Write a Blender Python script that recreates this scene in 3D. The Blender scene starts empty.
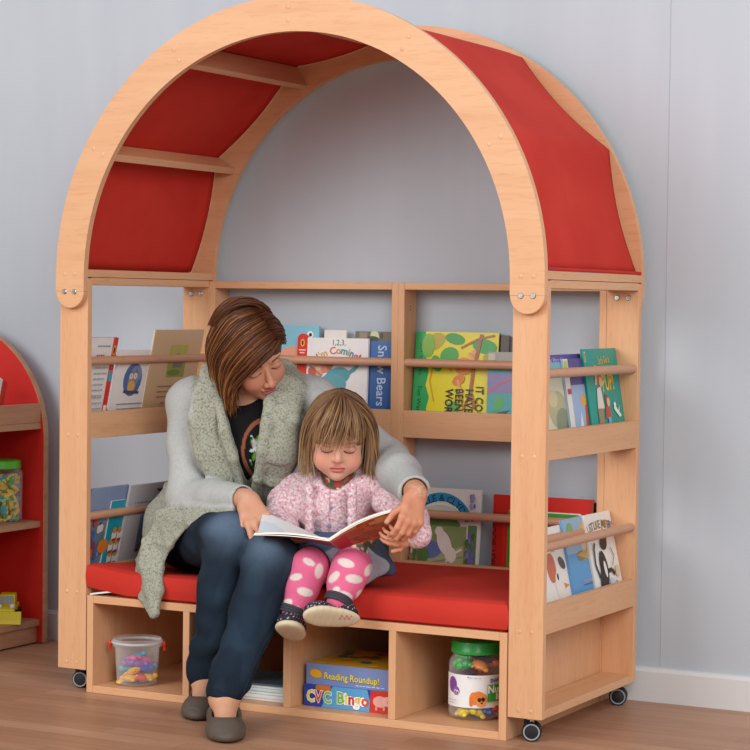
import bpy, math, random
import numpy as np
from mathutils import Vector, Matrix
try:
    import openvdb as vdb
except ImportError:
    import pyopenvdb as vdb
random.seed(7); rng = np.random.default_rng(7)
SC = bpy.context.scene
COL = SC.collection
PI = math.pi

# ------------------------------------------------------------------ camera
CAM_P = np.array([3.09862, -4.205332, 0.945469]); CAM_R = np.array([0.882828, 0.469552, 0.01166]); CAM_U = np.array([-0.025961, 0.023996, 0.999375]); CAM_F = np.array([-0.468978, 0.882579, -0.033374]); FPX = 2136.06
cd = bpy.data.cameras.new('camera'); cam = bpy.data.objects.new('camera', cd); COL.objects.link(cam)
cd.sensor_width = 36; cd.lens = FPX * 36 / 750; cd.clip_start = .1; cd.clip_end = 60
M = Matrix.Identity(4)
for i in range(3):
    M[i][0] = CAM_R[i]; M[i][1] = CAM_U[i]; M[i][2] = -CAM_F[i]; M[i][3] = CAM_P[i]
cam.matrix_world = M
SC.camera = cam
SC.view_settings.view_transform = 'Standard'
SC.view_settings.look = 'None'

def _ray(u, v): return CAM_F + CAM_R * (u - 375) / FPX - CAM_U * (v - 375) / FPX
def pY(u, v, y): d = _ray(u, v); return CAM_P + d * ((y - CAM_P[1]) / d[1])      # point of a measured pixel on the plane Y = y
def pX(u, v, x): d = _ray(u, v); return CAM_P + d * ((x - CAM_P[0]) / d[0])
def pZ(u, v, z): d = _ray(u, v); return CAM_P + d * ((z - CAM_P[2]) / d[2])

def lin(c):
    if isinstance(c, str):
        c = c.lstrip('#'); c = [int(c[i:i+2], 16) / 255 for i in (0, 2, 4)]
    return tuple(x / 12.92 if x <= .04045 else ((x + .055) / 1.055) ** 2.4 for x in c)

# ------------------------------------------------------------------ materials
class N:
    def __init__(s, name, rough=.5, spec=.4):
        s.m = bpy.data.materials.new(name); s.m.use_nodes = True
        s.t = s.m.node_tree; s.b = s.t.nodes['Principled BSDF']
        s.b.inputs['Roughness'].default_value = rough
        s.b.inputs['Specular IOR Level'].default_value = spec
    def n(s, typ, **kw):
        x = s.t.nodes.new(typ)
        for k, v in kw.items():
            if k in x.inputs: x.inputs[k].default_value = v
            else: setattr(x, k, v)
        return x
    def l(s, a, b): s.t.links.new(a, b)
    def coords(s, scale=(1, 1, 1), rot=(0, 0, 0), kind='Object'):
        tc = s.n('ShaderNodeTexCoord'); mp = s.n('ShaderNodeMapping')
        mp.inputs['Scale'].default_value = scale; mp.inputs['Rotation'].default_value = rot
        s.l(tc.outputs[kind], mp.inputs['Vector']); return mp.outputs[0]
    def noise(s, vec, scale, detail=3, rough=.5, dist=0):
        x = s.n('ShaderNodeTexNoise'); x.inputs['Scale'].default_value = scale; x.inputs['Detail'].default_value = detail
        x.inputs['Roughness'].default_value = rough; x.inputs['Distortion'].default_value = dist
        s.l(vec, x.inputs['Vector']); return x.outputs['Fac']
    def ramp(s, fac, stops):
        x = s.n('ShaderNodeValToRGB'); e = x.color_ramp.elements
        while len(e) < len(stops): e.new(.5)
        for q, (p, c) in zip(e, stops): q.position = p; q.color = (*lin(c), 1)
        s.l(fac, x.inputs[0]); return x.outputs[0]
    def mix(s, fac, a, b, mode='MIX'):
        x = s.n('ShaderNodeMix'); x.data_type = 'RGBA'; x.blend_type = mode
        for v, k in ((fac, 0), (a, 6), (b, 7)):
            if hasattr(v, 'is_output'): s.l(v, x.inputs[k])
            elif k == 0: x.inputs[0].default_value = v
            else: x.inputs[k].default_value = (*lin(v), 1) if not isinstance(v, tuple) or len(v) == 3 else v
        return x.outputs[2]
    def color(s, v):
        if hasattr(v, 'is_output'): s.l(v, s.b.inputs['Base Color'])
        else: s.b.inputs['Base Color'].default_value = (*lin(v), 1)
    def bump(s, h, strength=.3, dist=.002):
        x = s.n('ShaderNodeBump'); x.inputs['Strength'].default_value = strength; x.inputs['Distance'].default_value = dist
        s.l(h, x.inputs['Height']); s.l(x.outputs[0], s.b.inputs['Normal'])

def wood(name, axis, c0='dba97f', c1='d59f75', c2='e0b088'):
    k = N(name, .42, .35)
    sc = [30, 30, 30]; sc[axis] = 1.6
    v = k.coords(tuple(sc)); a = k.noise(v, 1.0, 4, .6, .6)
    sc2 = [260, 260, 260]; sc2[axis] = 22
    b = k.noise(k.coords(tuple(sc2)), 1, 2, .5)
    base = k.ramp(a, [(.25, c1), (.5, c0), (.8, c2)])
    fleck = k.ramp(b, [(.34, 'd6a47c'), (.44, 'ffffff')])
    k.color(k.mix(.16, base, fleck, 'MULTIPLY'))
    k.bump(b, .05, .0006)
    return k.m
WDX, WDY = wood('beech_dowel_x', 0, 'c9987a', 'c08f71', 'd0a284'), wood('beech_dowel_y', 1, 'c9987a', 'c08f71', 'd0a284')
WX, WY, WZ = wood('beech_x', 0), wood('beech_y', 1), wood('beech_z', 2)
def plain(name, c, rough=.5, spec=.4, metal=0):
    k = N(name, rough, spec); k.color(c); k.b.inputs['Metallic'].default_value = metal
    v = k.noise(k.coords((1, 1, 1)), 180, 2); k.bump(v, .02, .0005)
    return k.m
M_STEEL = plain('steel', 'b9b9b5', .25, .5, 1)
M_BLACK = plain('black_plastic', '1d1f22', .45)
M_GREYRIM = plain('grey_rim', '9aa3a5', .5)
def printed(name, rough=.35, spec=.4, sss=0):
    k = N(name, rough, spec); a = k.n('ShaderNodeVertexColor'); a.layer_name = 'Col'
    v = k.noise(k.coords((1, 1, 1)), 60, 2)
    k.color(k.mix(.12, a.outputs[0], k.ramp(v, [(.3, 'd8d8d8'), (.7, 'ffffff')]), 'MULTIPLY'))
    if sss:
        k.b.inputs['Subsurface Weight'].default_value = sss
        k.b.inputs['Subsurface Radius'].default_value = (.012, .004, .002)
        k.b.inputs['Subsurface Scale'].default_value = .6
    return k
M_PRINT = printed('printed_gloss', .32).m
M_PLASTIC = printed('coloured_plastic', .28, .5).m
M_MATT = printed('matt_coloured', .75, .2).m
def fabric_red():
    k = N('red_fabric', .78, .2); v = k.coords((1, 1, 1))
    a = k.noise(v, 6, 3); k.color(k.ramp(a, [(.3, 'c02f25'), (.7, 'ca3a2e')]))
    b = k.noise(v, 900, 1); k.bump(b, .12, .0006); return k.m
M_RED = fabric_red()
def clear(name, tint='f6f7f7', rough=.06, lo=.015, hi=.34):
    k = N(name, rough, .5); k.color(tint)
    tr = k.n('ShaderNodeBsdfTransparent'); tr.inputs[0].default_value = (.99, .995, .995, 1)
    fr = k.n('ShaderNodeLayerWeight'); fr.inputs['Blend'].default_value = .35
    mp = k.n('ShaderNodeMapRange'); mp.inputs['To Min'].default_value = lo; mp.inputs['To Max'].default_value = hi
    k.l(fr.outputs['Facing'], mp.inputs['Value'])
    mx = k.n('ShaderNodeMixShader'); k.l(mp.outputs[0], mx.inputs[0]); k.l(tr.outputs[0], mx.inputs[1]); k.l(k.b.outputs[0], mx.inputs[2])
    k.l(mx.outputs[0], k.t.nodes['Material Output'].inputs['Surface'])
    return k.m
M_CLEAR = clear('clear_plastic'); M_RIM = clear('frosted_rim', 'e3e7ea', .3, .38, .75); M_FROST = clear('frosted_plastic', 'f2f3f4', .15, .06, .42)

# ------------------------------------------------------------------ mesh builder
class MB:
    def __init__(s): s.v = []; s.f = []; s.c = []; s.col = (.8, .8, .8)
    def color(s, c): s.col = lin(c); return s
    def add(s, vs, fs, col=None):
        o = len(s.v); s.v += [tuple(map(float, p)) for p in vs]; s.f += [tuple(i + o for i in f) for f in fs]
        s.c += [lin(col) if col is not None else s.col] * len(fs); return s
    def box(s, x0, x1, y0, y1, z0, z1, col=None):
        v = [(x, y, z) for z in (z0, z1) for y in (y0, y1) for x in (x0, x1)]
        return s.add(v, [(0, 2, 3, 1), (4, 5, 7, 6), (0, 1, 5, 4), (2, 6, 7, 3), (0, 4, 6, 2), (1, 3, 7, 5)], col)
    def prism(s, poly, axis, a, b, col=None):            # poly: 2-D points in the two other axes, extruded a..b along axis
        n = len(poly)
        def P(q, t):
            r = list(q); r.insert(axis, t); return r
        v = [P(q, a) for q in poly] + [P(q, b) for q in poly]
        f = [tuple(range(n))[::-1], tuple(range(n, 2 * n))] + [(i, (i + 1) % n, n + (i + 1) % n, n + i) for i in range(n)]
        return s.add(v, f, col)
    def strip(s, A, B, col=None):                        # ruled strip between two polylines
        n = len(A); return s.add(list(A) + list(B), [(i, i + 1, n + i + 1, n + i) for i in range(n - 1)], col)
    def grid(s, G, col=None):                            # G[i][j] of points
        r, c = len(G), len(G[0])
        return s.add([p for row in G for p in row], [(i*c+j, i*c+j+1, (i+1)*c+j+1, (i+1)*c+j) for i in range(r-1) for j in range(c-1)], col)
    def tube(s, pts, rad, n=10, col=None, cap=True):
        pts = [np.array(p, float) for p in pts]; R = rad if hasattr(rad, '__len__') else [rad] * len(pts)
        v = []; up = None
        for i, p in enumerate(pts):
            d = pts[min(i + 1, len(pts) - 1)] - pts[max(i - 1, 0)]; d = d / (np.linalg.norm(d) + 1e-9)
            if up is None:
                up = np.cross(d, (0, 0, 1) if abs(d[2]) < .9 else (1, 0, 0))
            a = up - d * (up @ d); a /= np.linalg.norm(a); up = a; b = np.cross(d, a)
            v += [p + R[i] * (a * math.cos(2*PI*k/n) + b * math.sin(2*PI*k/n)) for k in range(n)]
        f = [(i*n+k, i*n+(k+1) % n, (i+1)*n+(k+1) % n, (i+1)*n+k) for i in range(len(pts)-1) for k in range(n)]
        if cap: f += [tuple(range(n))[::-1], tuple(range((len(pts)-1)*n, len(pts)*n))]
        return s.add(v, f, col)
    def lathe(s, prof, n=32, c=(0, 0, 0), axis=2, col=None):     # prof: (radius, height)
        v = []
        for r, h in prof:
            for k in range(n):
                q = [r * math.cos(2*PI*k/n), r * math.sin(2*PI*k/n)]; q.insert(axis, h); v.append([q[j] + c[j] for j in range(3)])
        m = len(prof); f = [(i*n+k, i*n+(k+1) % n, (i+1)*n+(k+1) % n, (i+1)*n+k) for i in range(m-1) for k in range(n)]
        return s.add(v, f, col)
    def ball(s, c, r, col=None, n=10, m=6):
        r = r if hasattr(r, '__len__') else (r, r, r)
        prof = [(max(1e-5, math.sin(PI*i/m)), -math.cos(PI*i/m)) for i in range(m + 1)]
        v = [(c[0]+a*math.cos(2*PI*k/n)*r[0], c[1]+a*math.sin(2*PI*k/n)*r[1], c[2]+h*r[2]) for a, h in prof for k in range(n)]
        return s.add(v, [(i*n+k, i*n+(k+1) % n, (i+1)*n+(k+1) % n, (i+1)*n+k) for i in range(m) for k in range(n)], col)
    def build(s, name, mat, parent=None, smooth=False, bevel=0, seg=2):
        me = bpy.data.meshes.new(name); me.from_pydata(s.v, [], s.f); me.update()
        a = me.color_attributes.new('Col', 'FLOAT_COLOR', 'CORNER')
        buf = np.ones((len(me.loops), 4), np.float32); k = 0
        for f, c in zip(s.f, s.c): buf[k:k+len(f), :3] = c; k += len(f)
        a.data.foreach_set('color', buf.ravel())
        me.materials.append(mat)
        o = bpy.data.objects.new(name, me); COL.objects.link(o)
        if parent is not None: o.parent = parent
        if smooth:
            me.polygons.foreach_set('use_smooth', [True] * len(me.polygons)); 
            try: me.set_sharp_from_angle(angle=math.radians(40))
            except Exception: pass
        if bevel:
            b = o.modifiers.new('bevel', 'BEVEL'); b.width = bevel; b.segments = seg; b.limit_method = 'ANGLE'; b.angle_limit = math.radians(40)
        return o
    # transform the points added since index k
    def xf(s, fn, k=0):
        s.v[k:] = [tuple(fn(np.array(p))) for p in s.v[k:]]; return s

def tag(o, label=None, cat=None, group=None, kind=None):
    if label: o['label'] = label
    if cat: o['category'] = cat
    if group: o['group'] = group
    if kind: o['kind'] = kind
    return o
def thing(name, label, cat, loc=(0, 0, 0), rot=(0, 0, 0), group=None):
    o = bpy.data.objects.new(name, None); COL.objects.link(o); o.location = loc; o.rotation_euler = rot
    o.empty_display_size = .05
    return tag(o, label, cat, group)

# ------------------------------------------------------------------ the setting
WALL_Y = .615
def mat_wall():
    k = N('painted_wall', .85, .1); v = k.coords((1, 1, 1))
    a = k.noise(v, 1.3, 2); b = k.noise(k.coords((9, 9, 1.2)), 1, 3); f = k.noise(v, 260, 2)
    c = k.ramp(a, [(.3, 'bbc4cd'), (.7, 'c1c8d1')])
    k.color(k.mix(.25, c, k.ramp(b, [(.35, 'e6e9ec'), (.65, 'ffffff')]), 'MULTIPLY')); k.bump(f, .06, .001); return k.m
def mat_floor():
    k = N('laminate', .42, .35)
    rot = (0, 0, math.radians(0))
    v = k.coords((1, 1, 1), rot)
    br = k.n('ShaderNodeTexBrick'); br.inputs['Scale'].default_value = 1; br.inputs['Mortar Size'].default_value = .0008
    br.inputs['Brick Width'].default_value = .62; br.inputs['Row Height'].default_value = .062; br.offset = .37
    br.inputs['Color1'].default_value = (*lin('ffffff'), 1); br.inputs['Color2'].default_value = (*lin('dccfc6'), 1)
    br.inputs['Mortar'].default_value = (*lin('b09a8c'), 1); br.inputs['Bias'].default_value = -.1
    k.l(v, br.inputs['Vector'])
    a = k.noise(k.coords((3, 34, 3), rot), 1, 4, .6, .8); c = k.ramp(a, [(.25, 'a87d62'), (.5, 'b4886c'), (.8, 'bf9478')])
    k.color(k.mix(.75, c, br.outputs[0], 'MULTIPLY')); k.bump(a, .03, .001); return k.m
w = MB().add([(-5, WALL_Y, 0), (6, WALL_Y, 0), (6, WALL_Y, 3.2), (-5, WALL_Y, 3.2), (-5, WALL_Y+.1, 0), (6, WALL_Y+.1, 0), (6, WALL_Y+.1, 3.2), (-5, WALL_Y+.1, 3.2)],
             [(0, 1, 2, 3), (5, 4, 7, 6), (4, 0, 3, 7), (1, 5, 6, 2), (3, 2, 6, 7), (4, 5, 1, 0)]).build('wall_back', mat_wall()); tag(w, kind='structure')
fl = MB().box(-5, 6, -8, WALL_Y + .1, -.05, 0).build('floor', mat_floor()); tag(fl, kind='structure')
bbp = MB().prism([(WALL_Y, 0), (WALL_Y - .014, 0), (WALL_Y - .014, .072), (WALL_Y - .009, .08), (WALL_Y, .082)], 0, -5, 6)
bb = bbp.build('baseboard_back', plain('white_gloss_paint', 'd9dadb', .35)); tag(bb, kind='structure')
# wall joint between two lining boards
tj = MB().box(1.32, 1.3212, WALL_Y - .0012, WALL_Y, .085, 3.2).build('trim_1', plain('joint_paint', 'b3bac2', .85)); tag(tj, kind='structure')

# ------------------------------------------------------------------ reading nook frame
W, PW, T, RY = 1.28, .0815, .018, .54
ZC, RO, RI, CX = 1.0, .64, .5585, .64
nook = thing('reading_nook', 'beech reading nook frame with a red arched fabric canopy, standing on castors', 'reading nook', (W/2, .28, 0))
def NB(b, name, mat, parent=nook, **kw):                   # build world-space geometry under an unrotated Empty
    L = np.array(parent.matrix_world.translation) if parent.type != 'EMPTY' else np.array(parent.location)
    b.xf(lambda q: q - L); return b.build(name, mat, parent, **kw)
ZB = .053
for x0 in (0, W - PW):
    for y0 in (0, RY):
        NB(MB().box(x0, x0 + PW, y0, y0 + T, ZB, .999), 'post', WZ, bevel=.0015)
def arch_poly():
    A = [(CX + RO*math.cos(t), ZC + RO*math.sin(t)) for t in np.linspace(0, PI, 73)]
    B = [(CX + RI*math.cos(t), ZC + RI*math.sin(t)) for t in np.linspace(PI, 0, 73)]
    r = (RO - RI) / 2; zt = .967
    tl = [(CX - (RO+RI)/2 + r*math.cos(t), zt + r*math.sin(t)) for t in np.linspace(PI, 2*PI, 17)]
    tr = [(CX + (RO+RI)/2 + r*math.cos(t), zt + r*math.sin(t)) for t in np.linspace(PI, 2*PI, 17)]
    return A, B, tl, tr
def make_arch(name, y0, y1):
    A, B, tl, tr = arch_poly(); b = MB()
    out = tr[::-1][:1] + A + tl[:1]; inn = tr[:1] + B[::-1] + tl[-1:]
    out = [tr[-1]] + A + [tl[0]]; inn = [tr[0]] + B[::-1] + [tl[-1]]
    o0 = [(x, y0, z) for x, z in out]; i0 = [(x, y0, z) for x, z in inn]
    o1 = [(x, y1, z) for x, z in out]; i1 = [(x, y1, z) for x, z in inn]
    b.strip(o0, i0); b.strip(i1, o1); b.strip(o1, o0); b.strip(i0, i1)
    for t in (tl, tr): b.prism(t, 1, y0, y1)
    return NB(b, name, WX, smooth=True, bevel=.0015)
fa = make_arch('front_arch', -T, -.0005); ra = make_arch('rear_arch', RY + T + .0005, RY + 2*T)
def disc(b, x, y, z, r, t, n=14):
    b.lathe([(1e-5, -t), (r*.8, -t), (r, -t*.5), (r, 0)], n, (x, y, z), 1)
# wooden plugs on the arch and posts, steel bolts on the tabs
M_PLUG = wood('beech_plug', 1, 'e2ae84', 'd59d70', 'e9ba92')
for deg in (30, 60, 90, 120, 150):
    for r in (.584, .614):
        b = MB(); disc(b, CX + r*math.cos(math.radians(deg)), -T, ZC + r*math.sin(math.radians(deg)), .0052, .0012); NB(b, 'wood_plug', M_PLUG, smooth=True)
for x0 in (.0405, W - .0405):
    for s in (-.0145, .0145):
        b = MB(); disc(b, x0 + s, -T, 1.008, .0050, .0012); NB(b, 'wood_plug', M_PLUG, smooth=True)
        for y in (-T, RY):
            b = MB(); disc(b, x0 + s, y, .966, .0066, .003)
            k = len(b.v); b.lathe([(1e-5, -.0036), (.003, -.0036), (.003, -.003)], 6, (x0 + s, y, .966), 1)
            NB(b, 'bolt', M_STEEL, smooth=True)
        for z in (.620, .241, .07):
            b = MB(); disc(b, x0 + s, 0, z, .0046, .0010); NB(b, 'wood_plug', M_PLUG, smooth=True)
for deg in (30, 60, 90, 120, 150):
    t = math.radians(deg); k = len([1]); b = MB(); b.box(.572, .630, 0.0, RY + T, -T/2, T/2)
    b.xf(lambda q: np.array([CX + q[0]*math.cos(t) - q[2]*math.sin(t), q[1], ZC + q[0]*math.sin(t) + q[2]*math.cos(t)]))
    NB(b, 'canopy_slat', WY, bevel=.0015)
for x0 in (0, W - PW):
    NB(MB().box(x0 + .0005, x0 + PW, .0005 , RY + T, 1.0015, 1.0195), 'arch_rail', WY, bevel=.001)
    NB(MB().box(x0 + .0005, x0 + PW, T + .0002, RY - .0002, .983, 1.0005), 'frame_rail', WY, bevel=.001)
    for z in (.612, .236):
        b = MB(); b.box(x0, x0 + T, T, RY, z, z + .064).box(x0 + PW - T, x0 + PW, T, RY, z, z + .064).box(x0 + T, x0 + PW - T, T, RY, z, z + .016)
        NB(b, 'display_ledge', WY, bevel=.0012)
        zz = z + .187
        for x in ((x0 + .012), (x0 + PW - .012)):
            NB(MB().tube([(x, T, zz), (x, RY, zz)], .0105, 16), 'retaining_dowel', WDY, smooth=True)
    NB(MB().box(x0, x0 + PW, T, RY, ZB + .001, ZB + .019), 'base_board', WY, bevel=.0012)
# canopy fabric: stretched slat to slat, sagging at its two edges
G = []
for i, deg in enumerate(np.linspace(2.2, 177.8, 90)):
    row = []
    k = (deg % 30); k = min(deg, 180 - deg) % 30
    u = (deg % 30) / 30.0
    rc = .6385 * math.cos(math.radians(15)) / math.cos(math.radians(deg % 30 - 15))
    sagp = math.sin(PI * u) ** .8
    for y in np.linspace(.002, RY + T - .002, 25):
        e = abs(y / (RY + T) * 2 - 1) ** 5
        e2 = .25 * math.sin(PI * y / (RY + T))
        r = rc - sagp * (.016 * e + .012 * e2) - .001
        t = math.radians(deg); row.append((CX + r*math.cos(t), y, ZC + r*math.sin(t)))
    G.append(row)
cn = NB(MB().grid(G), 'canopy', M_RED, smooth=True)
sm = cn.modifiers.new('thick', 'SOLIDIFY'); sm.thickness = .0022; sm.offset = 0
for deg in (2.2, 177.8):
    t = math.radians(deg); r = .6365
    h = NB(MB().tube([(CX + r*math.cos(t), .004, ZC + r*math.sin(t)), (CX + r*math.cos(t), RY + T - .004, ZC + r*math.sin(t))], .004, 10), 'canopy_hem', M_RED, smooth=True)
# castors
def castor(x, y, a):
    o = bpy.data.objects.new('castor', None); COL.objects.link(o); o.parent = nook; o.location = (x - W/2, y - .28, 0); o.rotation_euler = (0, 0, a)
    MB().lathe([(1e-4, .053), (.016, .053), (.016, .048), (.006, .047), (.006, .024)], 16).build('stem', M_STEEL, o, smooth=True)
    b = MB()
    b.lathe([(.0212, -.012), (.0203, -.006), (.0203, .006), (.0212, .012)][::-1], 20, (0, 0, .0215), 1)
    for s in (-1, 1):
        MB().lathe([(.0105, s*.004), (.019, s*.004), (.0184, s*.007), (.0215, s*.013), (.019, s*.017), (.0178, s*.0172)], 28, (0, 0, .0215), 1).build('tyre', M_BLACK, o, smooth=True)
        MB().lathe([(.0184, s*.0168), (.0176, s*.0182), (.0155, s*.0182), (.0150, s*.0165)], 28, (0, 0, .0215), 1).build('wheel_rim', M_GREYRIM, o, smooth=True)
        MB().lathe([(1e-4, s*.0175), (.010, s*.0172), (.0152, s*.016)], 28, (0, 0, .0215), 1).build('wheel_hub', M_BLACK, o, smooth=True)
    MB().box(-.018, .006, -.0038, .0038, .018, .05).build('fork', M_BLACK, o, bevel=.002)
castor(W - .038, .035, .35); castor(W - .032, RY - .012, .3); castor(.036, .052, .25); castor(.036, RY - .02, .4)

# ------------------------------------------------------------------ bookcase at the back
BX0, BX1, BY0, BY1 = .0817, 1.1983, RY, .607
bk = thing('display_bookcase', 'low beech double display bookcase standing against the grey wall behind the red seat', 'bookcase', (W/2, .575, 0))
for x0, x1 in ((BX0, BX0+T), (.622, .640), (.640, .658), (BX1-T, BX1)):
    NB(MB().box(x0, x1, BY0, BY1, .0, .999), 'upright', WZ, bk, bevel=.0012)
for x0, x1 in ((BX0+T, .622), (.658, BX1-T)):
    NB(MB().box(x0, x1, BY0, BY1, .981, .999), 'top_board', WX, bk, bevel=.0012)
    for z, h in ((.612, .068), (.236, .068)):
        NB(MB().box(x0, x1, BY0, BY0+T, z, z+h).box(x0, x1, BY0+T, BY1, z, z+.016), 'display_ledge', WX, bk, bevel=.0012)
        NB(MB().tube([(x0, BY0+.012, z+.187), (x1, BY0+.012, z+.187)], .0105, 16), 'retaining_dowel', WDX, bk, smooth=True)
for xx in (.658,):
    for s in (-.004, .004):
        b = MB(); b.lathe([(1e-5, .0006), (.002, .0006), (.002, 0)], 10, (xx, .572, .935 + s), 0); NB(b, 'peg_hole', M_BLACK, bk)

# ------------------------------------------------------------------ storage bench and cushion
bench = thing('storage_bench', 'beech bench of four open cubbies under the red seat cushion', 'storage bench', (W/2, .27, 0))
SH = .235; BX0, BX1 = .0845, 1.1955
for x0 in (BX0, .360, .634, .906, BX1 - T):
    NB(MB().box(x0, x0 + T, .0005, RY - .002, T if BX0 < x0 < BX1 - T else 0, SH - (T if BX0 < x0 < BX1 - T else 0)), 'divider', WZ, bench, bevel=.0012)
NB(MB().box(BX0 + T, BX1 - T, .0005, RY - .002, SH - T, SH), 'top_board', WX, bench, bevel=.0012)
NB(MB().box(BX0 + T, BX1 - T, .0005, RY - .002, 0.0, T), 'base_board', WX, bench, bevel=.0012)
NB(MB().box(BX0 + T, BX1 - T, RY - .012, RY - .004, T, SH - T), 'back_panel', WX, bench)
cs = thing('seat_cushion', 'long red seat cushion on top of the beech storage bench', 'cushion', (W/2, .27, SH))
def cushion():
    nx, ny, nz = 90, 44, 6; x0, x1, y0, y1, z0, z1 = BX0 + .001, BX1 - .001, .002, RY - .002, SH + .001, SH + .066
    b = MB(); top = []; bot = []
    def pt(i, j, up):
        u, v = i/nx, j/ny; x = x0 + (x1-x0)*u; y = y0 + (y1-y0)*v
        ex = min(u, 1-u)*(x1-x0); ey = min(v, 1-v)*(y1-y0); e = min(ex, ey)
        edge = max(0, 1 - e/.016) ** 2
        z = (z1 if up else z0)
        z += (-1 if up else 1) * edge * .006
        if up:
            z += .004*math.sin(x*9+1)*math.sin(y*11) * min(1, e/.04)
            for cx_, cy_, rx, ry, d in ((.27, .27, .19, .17, .022), (.76, .17, .11, .12, .014)):
                z -= d * math.exp(-((x-cx_)/rx)**2 - ((y-cy_)/ry)**2)
        lift = .014 * max(0, 1 - abs(u)/.10) * max(0, 1 - v/.4)
        return (x, y, z + lift)
    for up in (1, 0):
        G = [[pt(i, j, up) for j in range(ny+1)] for i in range(nx+1)]
        b.grid(G if up else G[::-1])
    ring = [(i, 0) for i in range(nx)] + [(nx, j) for j in range(ny)] + [(i, ny) for i in range(nx, 0, -1)] + [(0, j) for j in range(ny, 0, -1)]
    rows = []
    for k in range(7):
        t = k/6; row = []
        for i, j in ring + ring[:1]:
            A, B = np.array(pt(i, j, 0)), np.array(pt(i, j, 1)); q = A + (B-A)*t
            bul = .004*math.sin(PI*t)
            q[0] += bul*((i == nx) - (i == 0)); q[1] += bul*((j == ny) - (j == 0)); row.append(q)
        rows.append(row)
    b.grid([r[::-1] for r in rows])
    return NB(b, 'cushion_cover', M_RED, cs, smooth=True)
cushion()
NB(MB().box(BX0 + .006, BX0 + .075, .004, .03, SH + .0005, SH + .0045, 'e8e6e2').xf(lambda q: np.array([q[0], q[1], q[2] + .012 * (q[0] - BX0 - .006) / .07])), 'underside_tab', M_MATT, cs)

# ------------------------------------------------------------------ red bookcase on the left
rb = thing('red_bookcase', 'red arched island bookcase with wooden shelves at the left edge', 'bookcase', (-.76, .26, 0))
def mat_redlam():
    k = N('red_laminate', .45, .35); v = k.noise(k.coords((1, 1, 1)), 8, 2); k.color(k.ramp(v, [(.3, 'c4241d'), (.7, 'cb2a22')])); return k.m
M_REDLAM = mat_redlam()
WY2 = wood('beech_dark_y', 1, 'b98a68', 'a97a5a', 'c4977a')
def rpanel(y0, y1):
    X1 = -.443; R = .319; cxx = X1 - R; zt = .562
    poly = [(X1, 0.004)] + [(cxx + R*math.cos(t), zt + R*math.sin(t)) for t in np.linspace(0, PI, 41)] + [(cxx - R, .004)]
    NB(MB().prism(poly[::-1], 1, y0, y1), 'end_panel', M_REDLAM, rb)
    out = [np.array(q) for q in poly[:1] + poly[1:]]
    o0, o1 = [], []
    b = MB(); n = len(poly)
    A = [(x, y0 - .0002, z) for x, z in poly]; B = [(x, y1 + .0002, z) for x, z in poly]
    def off(p, d):
        x, z = p; 
        if z <= zt: return (x + d*(1 if x > cxx else -1), z)
        q = np.array([x - cxx, z - zt]); q = q/np.linalg.norm(q); return (x + d*q[0], z + d*q[1])
    C = [(off(p, .0025)[0], y0 - .0002, off(p, .0025)[1]) for p in poly]; D = [(off(p, .0025)[0], y1 + .0002, off(p, .0025)[1]) for p in poly]
    b.strip(A, C); b.strip(C, D); b.strip(D, B)
    NB(b, 'edge_banding', WY2, rb, smooth=False)
rpanel(.53, .548); rpanel(-.03, -.012)
XF = -.452
for z in (.609, .339, .068):
    NB(MB().box(-1.07, XF, -.011, .529, z - .0175, z), 'shelf', WY2, rb, bevel=.001)
NB(MB().box(XF - .018, XF - .0005, -.011, .529, .6095, .661), 'shelf_lip', WY2, rb, bevel=.001)
NB(MB().box(XF - .028, XF - .01, -.011, .529, .004, .05), 'plinth', WY2, rb, bevel=.001)
NB(MB().box(-.775, -.75, -.011, .529, .069, .59), 'centre_panel', M_REDLAM, rb)
# ------------------------------------------------------------------ light
def area(name, loc, aim, size, power, col=(1, 1, 1)):
    l = bpy.data.lights.new(name, 'AREA'); l.shape = 'RECTANGLE'; l.size, l.size_y = size; l.energy = power; l.color = col
    o = bpy.data.objects.new(name, l); COL.objects.link(o); o.location = loc
    o.rotation_euler = (Vector(aim) - Vector(loc)).to_track_quat('-Z', 'Y').to_euler(); return o
area('key_softbox', (-1.0, -4.8, 2.7), (.5, .2, .7), (3.0, 2.4), 152, (1, .975, .945))
area('fill_softbox', (4.4, -3.4, 2.8), (.9, .3, .8), (2.8, 2.8), 155, (1, .985, .965))
wd = bpy.data.worlds.new('world'); SC.world = wd; wd.use_nodes = True
wd.node_tree.nodes['Background'].inputs[0].default_value = (.94, .965, 1, 1); wd.node_tree.nodes['Background'].inputs[1].default_value = .52

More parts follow.
